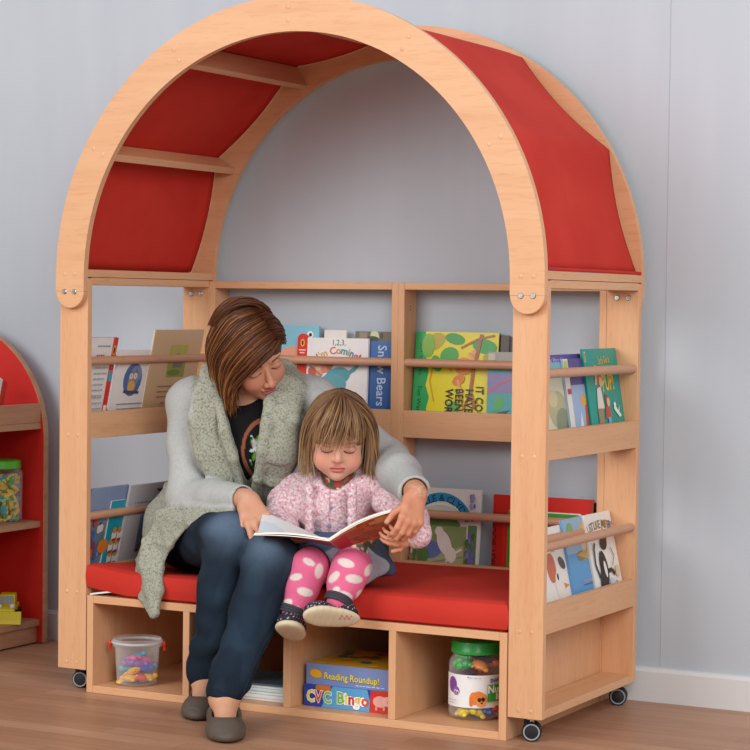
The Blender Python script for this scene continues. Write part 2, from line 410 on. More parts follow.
# ------------------------------------------------------------------ flat print: text and shapes on covers
_glyph = {}
def glyphs(txt, bold):
    k = (txt, bold)
    if k not in _glyph:
        c = bpy.data.curves.new('t', 'FONT'); c.body = txt; c.size = 1; c.offset = bold; c.resolution_u = 2
        o = bpy.data.objects.new('t', c); me = o.to_mesh()
        _glyph[k] = ([tuple(v.co) for v in me.vertices], [tuple(p.vertices) for p in me.polygons])
        o.to_mesh_clear(); bpy.data.objects.remove(o); bpy.data.curves.remove(c)
    return _glyph[k]
class Print:
    """draws flat shapes in a plane: map(a, b, layer) -> 3-D point"""
    def __init__(s, mb, fn, clip=None): s.mb = mb; s.fn = fn; s.k = 0; s.step = .00013; s.clip = clip
    def cut(s, pts):
        if not s.clip: return pts
        w, h = s.clip
        for ax, lim, sg in ((0, 0, 1), (0, w, -1), (1, 0, 1), (1, h, -1)):
            out = []
            for i in range(len(pts)):
                p, q = pts[i], pts[(i+1) % len(pts)]; dp, dq = sg*(p[ax]-lim), sg*(q[ax]-lim)
                if dp >= 0: out.append(p)
                if (dp >= 0) != (dq >= 0):
                    t = dp/(dp-dq); out.append((p[0]+(q[0]-p[0])*t, p[1]+(q[1]-p[1])*t))
            pts = out
            if len(pts) < 3: return []
        return pts
    def lay(s): s.k += 1; return s.k * s.step
    def poly(s, pts, col):
        pts = s.cut(list(pts)); n = len(pts); h = s.lay()
        if n < 3: return s
        ar = sum(pts[i][0]*pts[(i+1) % n][1] - pts[(i+1) % n][0]*pts[i][1] for i in range(n))
        if ar < 0: pts = pts[::-1]
        s.mb.add([s.fn(a, b, h) for a, b in pts], [tuple(range(n))], col); return s
    def rect(s, a0, b0, a1, b1, col): return s.poly([(a0, b0), (a1, b0), (a1, b1), (a0, b1)], col)
    def ell(s, a, b, ra, rb, col, rot=0, n=18, t0=0, t1=2*PI):
        c, q = math.cos(rot), math.sin(rot); P = []
        for i in range(n if t1 - t0 >= 2*PI - 1e-6 else n + 1):
            t = t0 + (t1 - t0) * i / n; x, y = ra*math.cos(t), rb*math.sin(t); P.append((a + x*c - y*q, b + x*q + y*c))
        return s.poly(P, col)
    def line(s, pts, w, col):
        for (a, b), (c, d) in zip(pts, pts[1:]):
            L = math.hypot(c-a, d-b) or 1e-6; nx, ny = -(d-b)/L*w/2, (c-a)/L*w/2
            s.poly([(a-nx, b-ny), (c-nx, d-ny), (c+nx, d+ny), (a+nx, b+ny)], col)
        return s
    def text(s, t, a, b, size, col, rot=0, align='l', bold=.012, sx=1):
        V, Fc = glyphs(t, bold); h = s.lay(); xs = [v[0] for v in V]
        if not xs: return s
        off = 0 if align == 'l' else -(max(xs) + min(xs)) / 2 if align == 'c' else -max(xs)
        c, q = math.cos(rot), math.sin(rot); P = []
        for x, y, z in V:
            x = (x + off) * size * sx; y *= size; P.append((a + x*c - y*q, b + x*q + y*c))
        if not s.clip: s.mb.add([s.fn(x, y, h) for x, y in P], Fc, col); return s
        for f in Fc:
            g = s.cut([P[i] for i in f])
            if len(g) > 2: s.mb.add([s.fn(x, y, h) for x, y in g], [tuple(range(len(g)))], col)
        return s
    def arc_text(s, t, a, b, r, mid, size, cols, gap=1.0, bold=.015):
        adv = []
        for ch in t:
            V, _ = glyphs(ch, bold) if ch != ' ' else ([(0, 0, 0), (.25, 0, 0)], 0); adv.append((max(v[0] for v in V) + .09) * size * gap)
        tot = sum(adv); x = -tot / 2
        for i, ch in enumerate(t):
            th = mid - (x + adv[i]/2) / r
            if ch != ' ': s.text(ch, a + r*math.cos(th), b + r*math.sin(th), size, cols[i % len(cols)], th - PI/2, 'c', bold)
            x += adv[i]
        return s
    def lines(s, a0, a1, b, n, dy, w, col, seed=1):
        r = random.Random(seed)
        for i in range(n):
            x = a0
            while x < a1 - .004:
                q = min(a1, x + r.uniform(.004, .013)); s.rect(x, b - i*dy, q, b - i*dy + w, col); x = q + .0025
        return s

def book(name, label, loc, rot, w, h, t, cover, draw, group=None, pages='f1eee6', spine=None, loc_tab=None):
    """standing book: x to the right, z up, front cover at y = 0 facing -y"""
    o = thing(name, label, 'book', loc, rot, group)
    b = MB(); ct = min(.0016, t * .25)
    b.box(0, w, 0, ct, 0, h, cover).box(0, w, t - ct, t, 0, h, spine or cover).box(0, ct, ct, t - ct, 0, h, spine or cover)
    if loc_tab: loc_tab(b, h)
    P = Print(b, lambda x, z, k: (x, -k - .00015, z), (w, h)); draw(P, w, h)
    b.build('cover', M_PRINT, o)
    m = .0015
    MB().box(ct, w - m, ct, t - ct, m, h - m, pages).build('pages', M_MATT, o)
    return o
def side_at(u0, u1, vref, vtop, X, zb, lean):
    """left and right edge at ledge height and top height from measured positions, for a book facing +X"""
    y0 = max(.0225, pX(u0, vref, X)[1]); y1 = min(.534, pX(u1, vref, X)[1]); xt = X
    for _ in range(4):
        zt = pX((u0+u1)/2, vtop, xt)[2]; xt = X - (zt - zb) * math.tan(lean)
    return (X, y0, zb), y1 - y0, (zt - zb) / math.cos(lean)
def back_at(u0, u1, vref, vtop, Y, zb, lean):
    x0 = pY(u0, vref, Y)[0]; x1 = pY(u1, vref, Y)[0]; yt = Y
    for _ in range(4):
        zt = pY((u0+u1)/2, vtop, yt)[2]; yt = Y + (zt - zb) * math.tan(lean)
    return (x0, Y, zb), x1 - x0, (zt - zb) / math.cos(lean)
ZU, ZL = .6285, .2525
def side_book(name, label, u0, u1, vref, vtop, X, zb, lean, t, cover, draw, group, **kw):
    if X > 1: X += .0085
    loc, w, h = side_at(u0, u1, vref, vtop, X, zb, lean)
    return book(name, label, loc, (-lean, 0, PI/2), w, h, t, cover, draw, group, **kw)
def back_book(name, label, u0, u1, vref, vtop, Y, zb, lean, t, cover, draw, group, **kw):
    loc, w, h = back_at(u0, u1, vref, vtop, Y, zb, lean)
    return book(name, label, loc, (-lean, 0, 0), w, h, t, cover, draw, group, **kw)

# right side, upper ledge ------------------------------------------------
GR = 'picture books on the right side ledges'
def d_pup(p, w, h):
    p.rect(.004, h-.03, .012, h-.006, 'd8c89a'); p.rect(.006, h-.027, .010, h-.010, '8f6b3a')
    p.ell(w*.30, h*.77, .013, .013, 'f0a63a'); p.ell(w*.24, h*.74, .009, .006, 'e8973a')
    p.text("Let's Get a", w*.40, h*.835, .024, 'e8b33c', .05, 'l', .016, .66)
    p.text('PUP!', w*.44, h*.55, .056, 'ecc23b', .05, 'l', .03, .66)
    f0 = p.fn; p.fn = lambda a, b, k: f0(a, b + h*.12, k)
    p.poly([(w*.22, h*.50), (w*.30, h*.50), (w*.33, h*.66), (w*.28, h*.66)], 'd9b48a')
    p.ell(w*.38, h*.55, .014, .016, 'b5643c'); p.ell(w*.40, h*.53, .010, .012, 'e7b895')
    p.poly([(w*.22, h*.22), (w*.42, h*.25), (w*.38, h*.48), (w*.26, h*.46)], 'e5d9cc')
    p.poly([(w*.22, h*.09), (w*.36, h*.09), (w*.38, h*.25), (w*.22, h*.25)], 'a48561')
    p.ell(w*.52, h*.33, .012, .015, 'a9542f'); p.ell(w*.55, h*.31, .009, .011, 'e7b895')
    p.poly([(w*.42, h*.14), (w*.58, h*.14), (w*.58, h*.26), (w*.46, h*.27)], 'c24f3d'); p.poly([(w*.50, h*.07), (w*.58, h*.08), (w*.57, h*.15), (w*.49, h*.15)], '7fb4d8')
    p.poly([(w*.72, h*.29), (w*.80, h*.22), (w*.90, h*.16), (w*.84, h*.14), (w*.74, h*.20), (w*.69, h*.24)], 'f4f2ec'); p.ell(w*.73, h*.28, .007, .006, 'f4f2ec')
    p.poly([(w*.80, h*.20), (w*.86, h*.27), (w*.83, h*.17)], 'f4f2ec')
    p.rect(w*.70, h*.045, w*.88, h*.052, '2f5a52')
def d_orange(p, w, h):
    p.rect(0, 0, w*.18, h, 'e7e4da'); p.rect(w*.02, h*.78, w*.16, h*.98, 'b8cf6e'); p.rect(w*.18, h*.70, w, h, '5a4b8d')
    p.rect(w*.18, 0, w, h*.70, '9fb7d9'); p.poly([(w*.55, 0), (w*.95, 0), (w*.78, h*.5), (w*.62, h*.5)], 'd4553a'); p.ell(w*.58, h*.52, .016, .014, 'e9a93c')
    p.poly([(w*.3, h*.1), (w*.5, h*.1), (w*.45, h*.4)], 'e8efe9'); p.text('Little Owl', w*.28, h*.84, .018, 'e9e4f2', 0, 'l', .01, .7); p.rect(w*.04, h*.60, w*.17, h*.66, 'c23540')
def d_cream(p, w, h):
    p.rect(0, h*.80, w, h, 'bcd7d8'); p.rect(0, h*.9, w, h, '79b7c4'); p.ell(w*.5, h*.45, w*.32, h*.22, 'b9b58a'); p.ell(w*.62, h*.30, w*.24, h*.17, '8c9474'); p.ell(w*.35, h*.58, w*.16, h*.10, 'd5c79d')
    p.ell(w*.8, h*.2, w*.10, h*.14, '6f7a66'); p.ell(w*.3, h*.15, w*.2, h*.06, 'e4e5cf')
def d_purple(p, w, h):
    p.rect(0, h*.88, w, h, '5b4a9b'); p.text('the Most Wonderful', w*.03, h*.915, .016, 'cfc3ec', 0, 'l', .01, .8); p.rect(0, 0, w, h*.85, '7466b1')
side_book('picture_book', 'teal picture book about getting a pup, on the upper right side ledge', 595, 635, 424, 348, 1.2505, ZU, .155, .006, '169a8c', d_pup, GR, spine='0f7d72')
side_book('picture_book', 'purple and pale blue picture book with an orange figure, left of the teal book', 574, 600, 427, 358, 1.2435, ZU, .155, .005, '9fb7d9', d_orange, GR)
side_book('picture_book', 'cream picture book with pale blue top, nearest the front post on the upper right ledge', 549, 578, 430, 362, 1.2375, ZU, .155, .005, 'dbd9bf', d_cream, GR)
side_book('picture_book', 'purple book standing hindmost behind the others on the upper right side ledge', 554, 592, 428, 354, 1.2318, ZU, .155, .005, '6354a4', d_purple, GR)
# right side, lower ledge
def d_jasper(p, w, h):
    cols = ['c2452f', 'd99a2e', '3d8f86', '7a5aa0', 'b03a4a', '4b7c3a']
    p.arc_text('JUST LIKE JASPER!', w*.5, h*.83 - .30, .30, PI/2, .0270, cols, .60, .02)
    p.ell(w*.52, h*.66, .020, .016, '2a2420'); p.poly([(w*.42, h*.68), (w*.46, h*.80), (w*.54, h*.70)], '2a2420'); p.poly([(w*.56, h*.70), (w*.68, h*.76), (w*.64, h*.64)], '6b3d2a')
    p.ell(w*.40, h*.40, .022, .040, '26211f', .15); p.ell(w*.33, h*.22, .024, .040, '26211f', -.1); p.poly([(w*.22, h*.02), (w*.40, h*.02), (w*.46, h*.2), (w*.22, h*.2)], '26211f')
    p.line([(w*.20, h*.30), (w*.10, h*.45), (w*.13, h*.62), (w*.18, h*.68)], .007, '26211f'); p.line([(w*.5, h*.35), (w*.66, h*.36), (w*.74, h*.30)], .010, '26211f')
    p.ell(w*.42, h*.38, .008, .020, 'f2efe9', .15); p.line([(w*.72, h*.60), (w*.82, h*.5), (w*.70, h*.40)], .003, '7c756d'); p.ell(w*.84, h*.33, .012, .014, 'd8c8a8'); p.ell(w*.6, h*.18, .018, .02, 'cdd6e0'); p.ell(w*.74, h*.14, .014, .02, '9fb0c6')
    p.poly([(w*.5, h*.02), (w*.62, h*.02), (w*.58, h*.1)], '26211f')
def d_blue(p, w, h):
    p.rect(0, 0, w, h*.62, '5f9fd3'); p.rect(0, h*.62, w, h, '9ab6cf'); p.ell(w*.66, h*.80, .022, .026, 'e2b43a'); p.ell(w*.60, h*.70, .014, .015, 'e9c39d'); p.ell(w*.45, h*.58, .022, .012, '8d7b4c')
    p.poly([(w*.3, h*.6), (w*.8, h*.64), (w*.7, h*.52)], 'c9a14a'); p.ell(w*.22, h*.85, .018, .022, '7eb06a'); p.rect(w*.35, h*.30, w*.75, h*.315, 'c38bb0'); p.rect(w*.38, h*.26, w*.70, h*.275, '3f6fa5'); p.ell(w*.6, h*.12, .008, .006, '3f6fa5')
def d_ox(p, w, h):
    p.text('oxbear', w*.30, h*.83, .026, '4a4440', .0, 'l', .005, .8); p.text('tales', w*.36, h*.72, .014, '8a8078', .0, 'l', .0, .8)
    p.ell(w*.3, h*.55, .024, .034, 'cf6f4e'); p.ell(w*.58, h*.58, .02, .012, '5a4a44', -.6); p.ell(w*.45, h*.34, .024, .036, 'f2e9e0'); p.ell(w*.42, h*.44, .005, .008, '2a2420'); p.poly([(w*.55, h*.36), (w*.68, h*.32), (w*.56, h*.29)], 'e28a3a')
    p.ell(w*.82, h*.13, .015, .02, 'd8b482'); p.ell(w*.25, h*.1, .03, .018, 'e3b23d'); p.ell(w*.48, h*.08, .014, .016, 'c65f55'); p.line([(w*.7, h*.3), (w*.78, h*.45)], .003, '8a6a4a'); p.ell(w*.9, h*.28, .006, .005, 'c2452f')
side_book('picture_book', 'white picture book with a black cat walking upright, on the lower right side ledge', 600, 628, 586, 509, 1.2515, ZL, .21, .006, 'f0eeea', d_jasper, GR, spine='d8d2c6')
side_book('picture_book', 'sky blue picture book with a yellow haired figure, on the lower right ledge', 578, 606, 592, 513.5, 1.2445, ZL, .21, .005, '5f9fd3', d_blue, GR)
side_book('picture_book', 'white picture book with a duck, nearest the front right post on the lower ledge', 549, 586, 600, 523, 1.2380, ZL, .21, .005, 'eeeae4', d_ox, GR)

# left side, seen from inside -------------------------------------------
GL = 'books on the left side ledges'
def d_wtext(p, w, h):
    p.rect(w*.84, 0, w, h, 'd5311f'); p.ell(w*.92, h*.86, .008, .013, 'f0a22e'); p.ell(w*.92, h*.86, .004, .009, '2a2420'); p.rect(w*.86, h*.52, w*.98, h*.64, '4f9fb0'); p.rect(w*.87, h*.1, w*.97, h*.26, 'f2eee8'); p.rect(w*.88, h*.14, w*.95, h*.17, '8a8a8a')
    p.lines(w*.35, w*.76, h*.90, 1, .010, .004, '9a97a2', 3); p.lines(w*.35, w*.62, h*.80, 1, .01, .004, 'c0564e', 4); p.lines(w*.35, w*.76, h*.73, 3, .014, .003, 'a4a1a8', 5); p.lines(w*.35, w*.7, h*.55, 4, .014, .003, 'a4a1a8', 6); p.lines(w*.35, w*.72, h*.35, 3, .014, .003, 'a4a1a8', 8)
def d_owl(p, w, h):
    cx, cz = w*.50, h*.62; p.ell(cx, cz, .040, .043, '4d6aa8'); p.ell(cx+.012, cz+.014, .024, .022, '7c92bd'); p.ell(cx, cz-.006, .020, .028, '8d8c94'); p.ell(cx-.003, cz-.018, .016, .016, 'd9a95c')
    for s in (-1, 1): p.ell(cx+s*.009, cz+.009, .008, .008, 'dfe0dc'); p.ell(cx+s*.009, cz+.009, .0035, .0035, 'e0a52c')
    p.poly([(cx-.004, cz+.004), (cx+.004, cz+.004), (cx, cz-.006)], 'd98e2b'); p.poly([(cx-.018, cz+.016), (cx-.014, cz+.03), (cx-.005, cz+.018)], '77757e'); p.poly([(cx+.018, cz+.016), (cx+.014, cz+.03), (cx+.005, cz+.018)], '77757e')
    p.line([(cx-.034, cz-.03), (cx+.034, cz-.034)], .007, '3a4a6a'); p.lines(w*.16, w*.86, h*.30, 3, .012, .0028, '7d7a80', 11); p.lines(w*.2, w*.8, h*.10, 2, .012, .0028, '7d7a80', 12)
def d_tan(p, w, h):
    p.rect(w*.36, h*.50, w*.72, h*.84, '9aa03f'); p.rect(w*.36, h*.72, w*.72, h*.84, 'b9b45a'); p.ell(w*.55, h*.68, .022, .018, '8d8980'); p.rect(w*.46, h*.60, w*.66, h*.66, '7d786e'); p.ell(w*.6, h*.72, .008, .009, 'b9b4a9'); p.ell(w*.5, h*.55, .03, .008, '6f8a35')
    p.lines(w*.22, w*.82, h*.40, 3, .013, .003, '8c6b49', 21); p.lines(w*.3, w*.75, h*.23, 3, .013, .003, '8c6b49', 22)
side_book('book', 'tan book with a small yellow green picture, on the upper left ledge', 139, 188, 407, 330, .0360, ZU, -.20, .006, 'd3b48e', d_tan, GL, spine='e8dfd0')
side_book('book', 'white book with a round blue owl picture, on the upper left ledge', 106, 142, 410, 350.5, .0290, ZU, -.20, .005, 'e9e7e6', d_owl, GL)
side_book('book', 'white book with lines of text and a red spine, nearest the left post', 64, 103, 412, 338, .0225, ZU, -.20, .005, 'e6e3e3', d_wtext, GL, spine='d5311f')
def d_crowd(p, w, h):
    p.rect(0, h*.62, w, h, '8797b8'); p.rect(0, 0, w, h*.62, '6a7f93'); r = random.Random(5)
    for i in range(46):
        p.ell(r.uniform(.08, .95)*w, r.uniform(.12, .66)*h, .008, .011, r.choice(['c8502f', 'd98b3a', '3d6ea8', '4b8f7a', 'd9c3a2', '8a3f5a', '3a4a7a', 'e0d6c8']))
    p.ell(w*.5, h*.38, .022, .018, 'dd7d2f'); p.rect(0, 0, w, h*.16, '3a8f86')
def d_penguin(p, w, h):
    p.rect(0, h*.86, w, h, '2fa0b8')
    for i in range(4):
        for j in range(3):
            x, z = w*(.25 + .25*j + .06*(i % 2)), h*(.12 + .15*i); p.ell(x, z, .010, .016, 'e6e2da'); p.ell(x, z+.012, .008, .008, 'd98f3a'); p.ell(x+.002, z-.012, .008, .004, 'a8342f')
def d_wolf(p, w, h):
    p.rect(w*.30, h*.26, w*.66, h*.66, '6f86a0'); p.poly([(w*.30, h*.26), (w*.66, h*.26), (w*.5, h*.5)], '4a5a52'); p.ell(w*.48, h*.36, .02, .016, '3a3f44'); p.ell(w*.4, h*.30, .01, .008, 'b8653a')
    p.lines(w*.14, w*.62, h*.80, 2, .010, .003, '8a8890', 31); p.line([(w*.52, h*.94), (w*.58, h*.92), (w*.66, h*.94), (w*.70, h*.90)], .005, '4a4a50'); p.ell(w*.60, h*.925, .012, .005, '4a4a50')
side_book('book', 'pale grey book with a small blue picture, beside the cardigan on the lower left ledge', 114, 164, 560, 485, .0360, ZL, -.21, .006, 'c9c7cc', d_wolf, GL)
side_book('book', 'bright teal book with rows of small birds, middle of the lower left ledge', 98, 118, 563, 502, .0290, ZL, -.21, .005, '2496ab', d_penguin, GL, spine='e8e6e0')
side_book('book', 'grey blue book with a crowd picture, nearest the left post on the lower ledge', 75, 112, 564, 489, .0225, ZL, -.21, .005, '8797b8', d_crowd, GL)

# back bookcase ----------------------------------------------------------
GB = 'picture books in the back bookcase'
def d_coming(p, w, h):
    p.text('1,2,3,', w*.40, h - .0185, .021, '2f6b4a', 0, 'l', .004, .92)
    p.arc_text("I'm Coming!", w*.52, h - .0405 - .100, .100, PI/2, .0270, ['4a7ab8', 'd9a32f', 'd9a32f', 'd9682f', 'd9682f', 'd98a2f', '3f8f9a', 'd9a32f', '4a7ab8', 'd9682f', 'c2452f'], .82, .022)
    z = h - .085
    p.ell(w*.52, z - .012, .036, .022, '4f97a5', .2); p.ell(w*.44, z - .035, .04, .03, '5da0ad', .1); p.line([(w*.66, z - .008), (w*.80, z + .008), (w*.86, z + .024)], .010, '4f97a5'); p.ell(w*.30, z + .008, .014, .013, 'd7855c'); p.ell(w*.18, z + .010, .012, .012, 'e7b895'); p.ell(w*.10, z - .002, .012, .012, 'c25a45')
    p.ell(w*.38, z + .012, .008, .010, 'b5643c'); p.ell(w*.22, z - .006, .010, .008, 'd9a08a'); p.line([(w*.06, z + .012), (w*.26, z - .012)], .003, '9a5a3a')
def d_lightblue(p, w, h):
    p.ell(w*.80, h*.91, .0095, .0095, 'f3f3ee'); p.ell(w*.81, h*.91, .0045, .0045, '2a2420'); p.ell(w*.45, h*.6, .06, .05, 'e7a48a'); p.ell(w*.4, h*.3, .09, .08, 'f0f0f0')
def d_snow(p, w, h):
    p.rect(0, h*.90, w, h, '6d6656'); p.ell(w*.48, h*.955, .012, .015, 'cfd3a8', .5); p.ell(w*.42, h*.92, .02, .008, '3f4438'); p.rect(w*.1, h*.92, w*.3, h*.99, '8d8470'); p.ell(w*.64, h*.955, .006, .008, '4a4a3a')
    p.rect(w*.25, 0, w*.30, h*.9, '7d9a6a'); p.ell(w*.31, h*.42, .008, .016, 'b9a98a'); p.ell(w*.32, h*.38, .006, .008, '3a3a30')
    p.rect(w*.345, 0, w, h*.90, '35609f'); p.rect(w*.345, h*.60, w, h*.90, '3a68aa'); p.text('Snow Bears', w*.58, h*.862, .0355, 'b9cce6', -PI/2, 'l', .012, .92)
def d_worse(p, w, h):
    p.poly([(0, 0), (w*.16, 0), (w*.22, h*.1), (w*.17, h*.22), (w*.2, h*.34), (w*.15, h*.46), (w*.18, h*.6), (w*.14, h*.74), (w*.12, h), (0, h)], '2aa25a')
    p.text('A.H. Benjamin', w*.055, h*.88, .014, '1d5a38', -PI/2, 'l', .01, 1); p.text('Tim Warnes', w*.055, h*.46, .016, '1d3f28', -PI/2, 'l', .012, 1.1)
    for x, z, a, b, r, c in ((.24, .90, .03, .020, .5, 'b5a52e'), (.48, .93, .028, .014, -.2, '3f9a3f'), (.42, .76, .026, .022, .3, '48a548'), (.27, .68, .014, .022, .4, '48a548'), (.84, .86, .034, .018, -.15, '37a04a'), (.9, .76, .018, .010, .3, 'b5a52e'), (.16, .86, .018, .03, 0, '7cb03c'), (.5, .24, .018, .016, .2, '6aa83c'), (.36, .12, .02, .012, 0, 'd9c92e')): p.ell(w*x, h*z, a, b, c, r)
    p.line([(w*.26, h*.30), (w*.2, h*.5), (w*.24, h*.72), (w*.36, h*.72), (w*.46, h*.6)], .003, 'c9a33a'); p.line([(w*.56, h*.84), (w*.75, h*.93), (w*.95, h*.97)], .005, 'a8683a')
    p.line([(w*.80, h*.98), (w*.72, h*.62), (w*.70, h*.40), (w*.76, h*.24)], .009, 'a8603a'); p.line([(w*.70, h*.40), (w*.62, h*.22)], .006, 'a8603a')
    p.ell(w*.60, h*.66, .024, .022, 'e08a3c'); p.ell(w*.55, h*.52, .018, .012, 'd97f38', .5); p.ell(w*.70, h*.74, .018, .005, 'e7a070', -.9); p.ell(w*.72, h*.80, .006, .006, 'e7a070'); p.line([(w*.54, h*.52), (w*.60, h*.38)], .006, 'e7a070')
    for i, s in enumerate(('IT COULD', 'HAVE', 'BEEN', 'WORSE')): p.text(s, w*(.765 - .12*i), h*(.465 - .03*(i == 1) - .03*(i == 2) - .035*(i == 3)), .0300, '241f1c', -PI/2, 'l', .016, .80)
    p.poly([(w*.12, h*.01), (w*.3, h*.01), (w*.26, h*.06), (w*.18, h*.10)], 'e4e6e6'); p.line([(w*.02, h*.14), (w*.08, h*.02)], .006, 'd98aa0')
def d_silver(p, w, h):
    p.rect(0, h*.78, w, h, 'a4a49c'); p.rect(0, h*.90, w*.2, h*.98, 'c8c8a8'); p.text('The', w*.40, h*.82, .02, 'dcdcd6', 0, 'l', .01); p.rect(0, h*.46, w, h*.74, '8d84ad'); p.rect(0, 0, w, h*.5, '5aa8ac'); p.line([(0, h*.48), (w*.4, h*.62), (w, h*.72)], .004, 'c86a70')
    p.ell(w*.36, h*.38, .014, .018, '62b06a'); p.ell(w*.28, h*.2, .018, .02, '56a868'); p.poly([(w*.3, h*.26), (w*.7, h*.3), (w*.5, h*.22)], '4a5a6a'); p.poly([(w*.3, h*.04), (w*.8, h*.12), (w*.6, h*.02)], '55606a')
def d_clyde(p, w, h):
    cx, cz, ro, ri = w*.42, h*.50, h*.40, h*.31
    p.rect(w*.03, h*.03, w*.96, h*.62, '6a8f5a'); p.rect(w*.14, h*.03, w*.83, h*.62, 'e8e5d8')
    p.rect(w*.16, h*.03, w*.81, h*.62, '8fa06a'); p.ell(cx, h*.60, ri, h*.22, 'cfd6c8', 0, 24, 0, PI); p.ell(cx, h*.60, h*.24, h*.12, '5f8f4a', 0, 20, 0, PI)
    A = [(cx + ro*math.cos(t), cz + .012 + ro*math.sin(t)) for t in np.linspace(.32, PI-.32, 28)]; B = [(cx + ri*math.cos(t), cz + .012 + ri*math.sin(t)) for t in np.linspace(.32, PI-.32, 28)]
    for i in range(27): p.poly([A[i], A[i+1], B[i+1], B[i]], '2d92c4'); p.k -= 1
    p.k += 1; p.arc_text('PICKLE & CLYDE', cx, cz + .012, (ro+ri)/2 - .011, PI/2, .024, ['1d3f5a'], .78, .012)
    p.poly([(w*.16, h*.08), (w*.80, h*.05), (w*.78, h*.40), (w*.16, h*.22)], 'b3b487'); p.line([(w*.16, h*.18), (w*.78, h*.28)], .004, '8f9468'); p.line([(w*.3, h*.06), (w*.34, h*.2)], .004, '8f9468'); p.line([(w*.56, h*.06), (w*.58, h*.24)], .004, '8f9468')
    p.ell(w*.30, h*.34, .03, .022, '6b78b5'); p.ell(w*.2, h*.28, .016, .02, '5a7f4a')
    p.ell(w*.50, h*.42, .018, .034, 'f0e8df', .45); p.ell(w*.60, h*.30, .016, .020, 'efe6dc', .3); p.poly([(w*.62, h*.26), (w*.70, h*.10), (w*.66, h*.1), (w*.57, h*.26)], 'efe6dc'); p.poly([(w*.54, h*.26), (w*.52, h*.12), (w*.57, h*.25)], 'e6dbd0'); p.ell(w*.42, h*.54, .012, .012, 'f0e8df'); p.line([(w*.62, h*.30), (w*.76, h*.36)], .006, 'efe6dc')
    r = random.Random(9)
    for i in range(34): p.ell(w*(.89 + r.uniform(-.05, .05)), h*r.uniform(.05, .55), .005, .008, r.choice(['7a72b5', '5f7f4a', '8a84c0', '4f7044']))
    for i in range(16): p.ell(w*(.90 + r.uniform(-.03, .03)), h*r.uniform(.68, .94), .0035, .006, r.choice(['7a72b5', '9a94c8']))
    for i in range(18): p.ell(w*(.08 + r.uniform(-.04, .04)), h*r.uniform(.05, .4), .005, .008, r.choice(['4f7a3a', '6a944a', 'a8745a']))
def d_first(p, w, h):
    p.rect(0, 0, w, h, 'd0261c'); p.rect(w*.005, h*.02, w*.10, h*.76, 'c21f18'); p.rect(w*.0, h*.80, w*.17, h*.81, 'b01a14')
    x0, x1, z0, z1, r = w*.155, w*.90, h*.02, h*.83, .012
    P = [(x0, z0), (x1, z0)] + [(x1 - r + r*math.cos(t), z1 - r + r*math.sin(t)) for t in np.linspace(0, PI/2, 8)] + [(x0, z1)]
    p.poly([(a + .004, b + .003) for a, b in P], 'e6e2da'); p.poly(P, '3f9a36')
    p.text('A FIRST BOOK', w*.038, h*.10, .024, '3a0f0c', PI/2, 'l', .012, .9)
    for x, z, c in ((.22, .62, 'e2559a'), (.24, .42, 'e6c23a'), (.21, .25, 'e6c23a'), (.26, .22, 'd5432f'), (.3, .5, '5ab04a'), (.27, .08, 'e8e4da'), (.4, .3, 'd5432f'), (.55, .62, 'e6a23a'), (.7, .7, '7db2d8')): p.ell(w*x, h*z, .008, .010, c)
    p.ell(w*.5, h*.93, .010, .008, 'c9a08a'); p.rect(w*.62, h*.66, w*.78, h*.74, 'e0a04a')
def d_none(p, w, h): pass
def tabbed(b, h):
    b.color('d8311f'); b.box(-.0300, -.0002, .0008, .0072, 0, h - .003)
    n = 12; P = [(-.0300, h - .003)] + [(-.0151 + .0149*math.cos(t), h - .003 + .013*math.sin(t)) for t in np.linspace(PI, 0, n)][1:]
    b.prism(P, 1, .0008, .0072)
    q = Print(b, lambda x, z, k: (x, .0008 - k - .0001, z)); q.ell(-.0150, h - .014, .0062, .0100, 'f0b03a'); q.ell(-.0150, h - .014, .0028, .0062, '3a2a20'); q.rect(-.025, h - .034, -.005, h - .031, 'f0d8d0'); q.rect(-.022, h - .041, -.008, h - .038, 'f0d8d0')
back_book('picture_book', 'white counting picture book with a dinosaur and a red tab, above the child', 304.5, 365.5, 400, 338, .5655, ZU, .06, .008, 'eae8e8', d_coming, GB, loc_tab=tabbed)
back_book('picture_book', 'blue picture book about snow bears with its title running downwards', 352, 393, 400, 331.5, .5755, ZU, .06, .008, '35609f', d_snow, GB)
back_book('picture_book', 'light blue picture book with an eye showing, beside the hair of the woman', 272, 315.5, 400, 325.5, .5765, ZU, .06, .007, '86c6dc', d_lightblue, GB)
back_book('picture_book', 'plain white book peeping out behind the counting picture book', 321, 343, 400, 330, .5765, ZU, .06, .006, 'e6e2da', d_none, GB)
back_book('picture_book', 'yellow and green picture book with its title running downwards in black', 411, 494, 410, 332, .5700, ZU, .10, .009, 'e3d421', d_worse, GB, spine='2aa25a')
back_book('picture_book', 'silver and teal picture book half hidden behind the front right post', 486, 520, 412, 352, .5635, ZU, .05, .006, '5aa8ac', d_silver, GB)
back_book('picture_book', 'dark brown book behind the yellow book, only its corner showing', 470, 505, 410, 335, .5810, ZU, .08, .008, '4a3a34', d_none, GB)
back_book('picture_book', 'white picture book with a cat on a garden wall, beside the hand of the woman', 409, 477, 560, 488, .5655, ZL, .10, .007, 'e9e7e2', d_clyde, GB)
back_book('picture_book', 'red and green first picture book behind the front right post', 491, 590, 560, 497, .5680, ZL, .05, .012, 'd0261c', d_first, GB)
back_book('picture_book', 'dark book behind the red and green book, only a sliver showing', 560, 593.5, 560, 502, .5835, ZL, .05, .008, '3f302c', d_none, GB)

